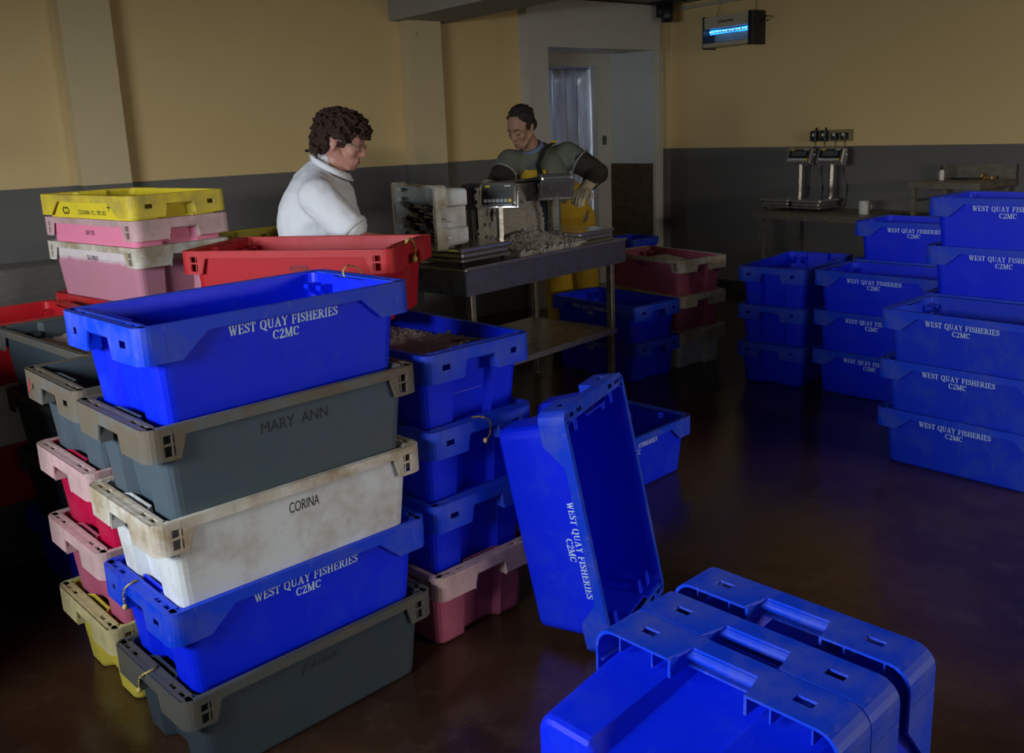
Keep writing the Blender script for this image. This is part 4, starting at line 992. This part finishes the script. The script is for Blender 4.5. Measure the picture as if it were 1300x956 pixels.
# glasses
mb = MB()
for sg in (-1, 1):
    mb.tube([hp(.098+.003*math.cos(a_), sg*.032+.022*math.cos(a_), .006+.017*math.sin(a_)) for a_ in [2*math.pi*k_/16 for k_ in range(17)]], .0016, 5)
    mb.tube([hp(.098, sg*.055, .010), hp(.06, sg*.078, .012), hp(-.005, sg*.088, .016)], .0042, 6)
mb.tube([hp(.102, -.010, .010), hp(.104, 0, .013), hp(.102, .010, .010)], .0016, 5)
loc1(mb).build('glasses', simple('gold_wire', (.7, .6, .42), .25, .6), per1)
mb = MB(); mb.ell(P1(-.83, .93), (.165, .195, .145))
for sg in (-1, 1):
    mb.cone(P1(-.83, .88, sg*.09), .105, (-.86, Y1+sg*.1, .5), .078); mb.cone((-.86, Y1+sg*.1, .5), .078, (-.875, Y1+sg*.1, .12), .068)
me = remesh(loc1(mb), .012, 3, 'trousers'); link('trousers', me, M['dark_cloth'], per1)
for sg in (-1, 1):
    mb = MB(); mb.cone((-.88, Y1+sg*.1, .055), .055, (-.73, Y1+sg*.11, .045), .045); mb.cone((-.88, Y1+sg*.1, .055), .055, (-.88, Y1+sg*.1, .2), .06)
    me = remesh(loc1(mb), .012, 2, 'boot'); link('boot', me, M['rubber'], per1)

# ---- man in yellow oilskins behind the table
feet2 = Vector((.46, 6.62, 0))
per2 = thing('person', 'dark haired man in grey-green sweater and yellow bib holding the tipped ice crate', 'person', Matrix.Translation(feet2))
def loc2(mb): mb.v = [tuple(Vector(v)-feet2) for v in mb.v]; return mb
hm2 = Matrix.Translation((.115, 6.02, 1.625)) @ Matrix.Rotation(R(-128), 4, 'Z') @ Matrix.Rotation(R(24), 4, 'Y')
pel = Vector((.44, 6.56, .98)); ch = Vector((.225, 6.19, 1.32)); nk = Vector((.19, 6.11, 1.47))
rs_, re_, rw_ = Vector((.03, 6.07, 1.425)), Vector((-.06, 5.93, 1.27)), Vector((-.115, 5.72, 1.30))     # his right arm, picture left
ls_, le_, lw_ = Vector((.415, 6.19, 1.455)), Vector((.60, 6.10, 1.33)), Vector((.50, 5.93, 1.245))
def body2(mb):
    c = mb.cone
    c(nk, .06, hm2 @ Vector((-.02, 0, -.05)), .056); head_prims(mb, hm2, 1.0)
    rotz = Matrix.Rotation(R(-25), 3, 'Z')
    mb.ell(ch, (.18, .12, .19), rotz); mb.ell(pel.lerp(ch, .4), (.16, .13, .18), rotz); mb.ell(pel, (.165, .13, .13), rotz)
    for sh, el, wr, sg in ((rs_, re_, rw_, -1), (ls_, le_, lw_, 1)):
        c(ch+Vector((0, 0, .08)), .08, sh, .06); c(sh, .055, el, .043); c(el, .042, wr, .027)
        hand_prims(mb, wr, (Vector((-.3, -.6, -.25)) if sg > 0 else Vector((.35, -.6, -.2))), (-.3 if sg > 0 else .3, -.3, -1), sg, .9)
    for dx, dy in ((-.08, .02), (.08, -.0)):
        c(pel+Vector((dx, dy, -.05)), .092, (.46+dx*1.2, 6.62+dy, .5), .062); c((.46+dx*1.2, 6.62+dy, .5), .06, (.46+dx*1.3, 6.66+dy, .1), .042)
        c((.46+dx*1.3, 6.66+dy, .05), .045, (.44+dx*1.4, 6.53+dy, .035), .034)
    return mb
me = remesh(loc2(body2(MB())), .0055, 3, 'body'); link('body', me, M['skin2'], per2)
rotz = Matrix.Rotation(R(-25), 3, 'Z')
mb = MB(); c = mb.cone
mb.ell(ch, (.205, .15, .205), rotz); mb.ell(pel.lerp(ch, .45), (.18, .155, .19), rotz); mb.ell(pel.lerp(ch, .1), (.18, .15, .12), rotz)
c(nk+Vector((0, 0, -.03)), .10, ch+Vector((0, 0, .1)), .13)
for sh, el in ((rs_, re_), (ls_, le_)): c(ch+Vector((0, .02, .06)), .10, sh, .082); c(sh, .084, sh.lerp(el, .42), .078)
me = remesh(loc2(mb), .008, 10, 'sweater', .008, .06); link('sweater', me, M['sweater'], per2)
for sh, el, wr in ((rs_, re_, rw_), (ls_, le_, lw_)):
    mb = MB(); mb.cone(sh.lerp(el, .42), .080, sh.lerp(el, .75), .078); mb.cone(sh.lerp(el, .75), .078, el, .072); mb.cone(el, .070, el.lerp(wr, .72), .048)
    me = remesh(loc2(mb), .008, 3, 'sleeve', .01, .05); link('sleeve', me, M['brown_knit'], per2)['label'] = 'dark brown knitted sleeve'
    a = sh.lerp(el, .43); ax = (el-sh).normalized(); u_ = ax.orthogonal().normalized(); v_ = ax.cross(u_); mb = MB()
    mb.tube([a+(u_*math.cos(2*math.pi*k_/24)+v_*math.sin(2*math.pi*k_/24))*.084 for k_ in range(25)], .007, 6)
    loc2(mb).build('stripe', M['stripe'], per2)['label'] = 'pale stripe round the sleeve'
mb = MB(); mb.tube([ch+Vector((0, 0, -.045))+rotz @ Vector((.208*math.cos(R(a_)), .156*math.sin(R(a_)), .02*math.cos(R(2*a_)))) for a_ in range(180, 361, 12)], .007, 6)
loc2(mb).build('stripe', M['stripe'], per2)['label'] = 'pale stripe across the chest'
# plaid collar
mb = MB(); ring = []
cc = nk.lerp(hm2 @ Vector((-.02, 0, -.06)), .25)
axn = (hm2 @ Vector((-.02, 0, -.05))-nk).normalized(); u_ = axn.cross(Vector((0, 0, 1)).cross(axn)).normalized(); u_ = axn.orthogonal().normalized(); v_ = axn.cross(u_)
for (hh, r_) in ((-.03, .088), (.0, .082), (.028, .074), (.028, .068), (0, .074)):
    ring.append([cc+axn*hh+(u_*math.cos(2*math.pi*k_/20)+v_*math.sin(2*math.pi*k_/20))*r_ for k_ in range(20)])
mb.loft(ring, caps=False, smooth=True); loc2(mb).build('shirt_collar', M['plaid'], per2)['label'] = 'blue plaid shirt collar'
# bib, straps, trousers
mb = MB(); rings = []
for a_ in range(222, 306, 7):
    col_ = []
    for (zz, rr) in ((-.15, 1.12), (.065, 1.06), (.08, 1.075), (.065, 1.11), (-.15, 1.16)):
        col_.append(ch+Vector((0, 0, zz-.03))+rotz @ Vector((.205*rr*math.cos(R(a_)), .158*rr*math.sin(R(a_)), 0)))
    rings.append(col_)
mb.loft(rings, smooth=False); loc2(mb).build('bib', M['oilskin'], per2)
for a_, top_ in ((249, (-.035, .02)), (290, (.10, -.01))):
    mb = MB(); p0 = ch+Vector((0, 0, .01))+rotz @ Vector((.225*math.cos(R(a_)), .175*math.sin(R(a_)), 0)); p1 = ch+Vector((0, 0, .08))+rotz @ Vector((.215*math.cos(R(a_)), .205*math.sin(R(a_)), 0))
    p2 = ch+Vector((0, 0, .175))+rotz @ Vector((top_[0], -.15, 0)); p3 = ch+Vector((0, 0, .215))+rotz @ Vector((top_[0], .02, 0)); sdv = rotz @ Vector((.018, 0, 0))
    mb.loft([[p-sdv, p+sdv, p+sdv+Vector((0, -.006, .002)), p-sdv+Vector((0, -.006, .002))] for p in (p0, p1, p2, p3)])
    mb.box(tuple(p0+Vector((0, -.008, 0))), (.045, .014, .03)); loc2(mb).build('brace_strap', M['strap'], per2)
    mb = MB(); mb.box(tuple(p3+Vector((0, .0, .006))), (.04, .06, .012)); loc2(mb).build('brace_patch', M['oilskin'], per2)
mb = MB(); mb.ell(pel, (.195, .165, .17), rotz); mb.ell(pel.lerp(ch, .38), (.208, .184, .20), rotz)
for dx, dy in ((-.08, .02), (.08, 0)):
    mb.cone(pel+Vector((dx, dy, -.05)), .115, (.46+dx*1.2, 6.62+dy, .5), .095); mb.cone((.46+dx*1.2, 6.62+dy, .5), .095, (.46+dx*1.3, 6.65+dy, .2), .088)
me = remesh(loc2(mb), .011, 3, 'trousers', .012, .08); link('trousers', me, M['oilskin'], per2)
for dx, dy in ((-.08, .02), (.08, 0)):
    mb = MB(); mb.cone((.46+dx*1.3, 6.66+dy, .06), .06, (.44+dx*1.4, 6.52+dy, .045), .045); mb.cone((.46+dx*1.3, 6.66+dy, .06), .06, (.46+dx*1.3, 6.66+dy, .22), .065)
    me = remesh(loc2(mb), .012, 2, 'boot'); link('boot', me, M['rubber'], per2)
for wr, el, sg in ((rw_, re_, -1), (lw_, le_, 1)):
    mb = MB(); hand_prims(mb, wr, (Vector((-.3, -.6, -.25)) if sg > 0 else Vector((.35, -.6, -.2))), (-.3 if sg > 0 else .3, -.3, -1), sg, .9, 1.02, .004)
    mb.cone(wr, .036, wr.lerp(el, .45), .052)
    me = remesh(loc2(mb), .0045, 2, 'glove'); link('glove', me, M['glove'], per2)
# hair
mb = MB(); rnd = random.Random(5)
def hp2(x, y, z): return hm2 @ Vector((x, y, z))
mb.ell(hp2(-.026, 0, .062), (.098, .083, .083), hm2.to_3x3()); mb.ell(hp2(-.06, 0, .01), (.058, .078, .062), hm2.to_3x3())
for sg in (-1, 1): mb.ell(hp2(.005, sg*.066, .030), (.03, .016, .03), hm2.to_3x3())
for i in range(90):
    th = rnd.uniform(0, 6.28); ph = rnd.uniform(.15, 1.4); x, y, z = math.cos(ph)*math.cos(th), math.cos(ph)*math.sin(th), math.sin(ph)
    if x > .6 and z < .55: continue
    mb.ell(hp2(-.026+.096*x, .081*y, .064+.082*z), (.012, .009, .008), None, 6)
me = remesh(loc2(mb), .0055, 1, 'hair', .005, .01); link('hair', me, M['hair2'], per2)
for sg in (-1, 1):
    mb = MB(); mb.tube([hp2(.094, sg*.014, .032), hp2(.092, sg*.030, .038), hp2(.080, sg*.048, .032)], .0045, 5); loc2(mb).build('eyebrow', M['hair2'], per2)
    mb = MB(); mb.tube([hp2(.088, sg*.018, .006), hp2(.090, sg*.031, .002), hp2(.083, sg*.045, .006)], .0025, 5); loc2(mb).build('eyelash', M['hair2'], per2)
    mb = MB(); mb.tube([hp(.089*1.06, sg*.018, .006), hp(.091*1.06, sg*.031, .002), hp(.083*1.06, sg*.045, .006)], .0022, 5); loc1(mb).build('eyelash', M['hair1'], per1)
lipm = simple('lips', (.34, .11, .09), .5)
for hm_, lc, pr, sc_ in ((hm1, loc1, per1, 1.06), (hm2, loc2, per2, 1.0)):
    mb = MB(); mb.tube([hm_ @ Vector((.088*sc_, -.022*sc_, -.056*sc_)), hm_ @ Vector((.0975*sc_, 0, -.054*sc_)), hm_ @ Vector((.088*sc_, .022*sc_, -.056*sc_))], .0035, 6); lc(mb).build('lips', lipm, pr)
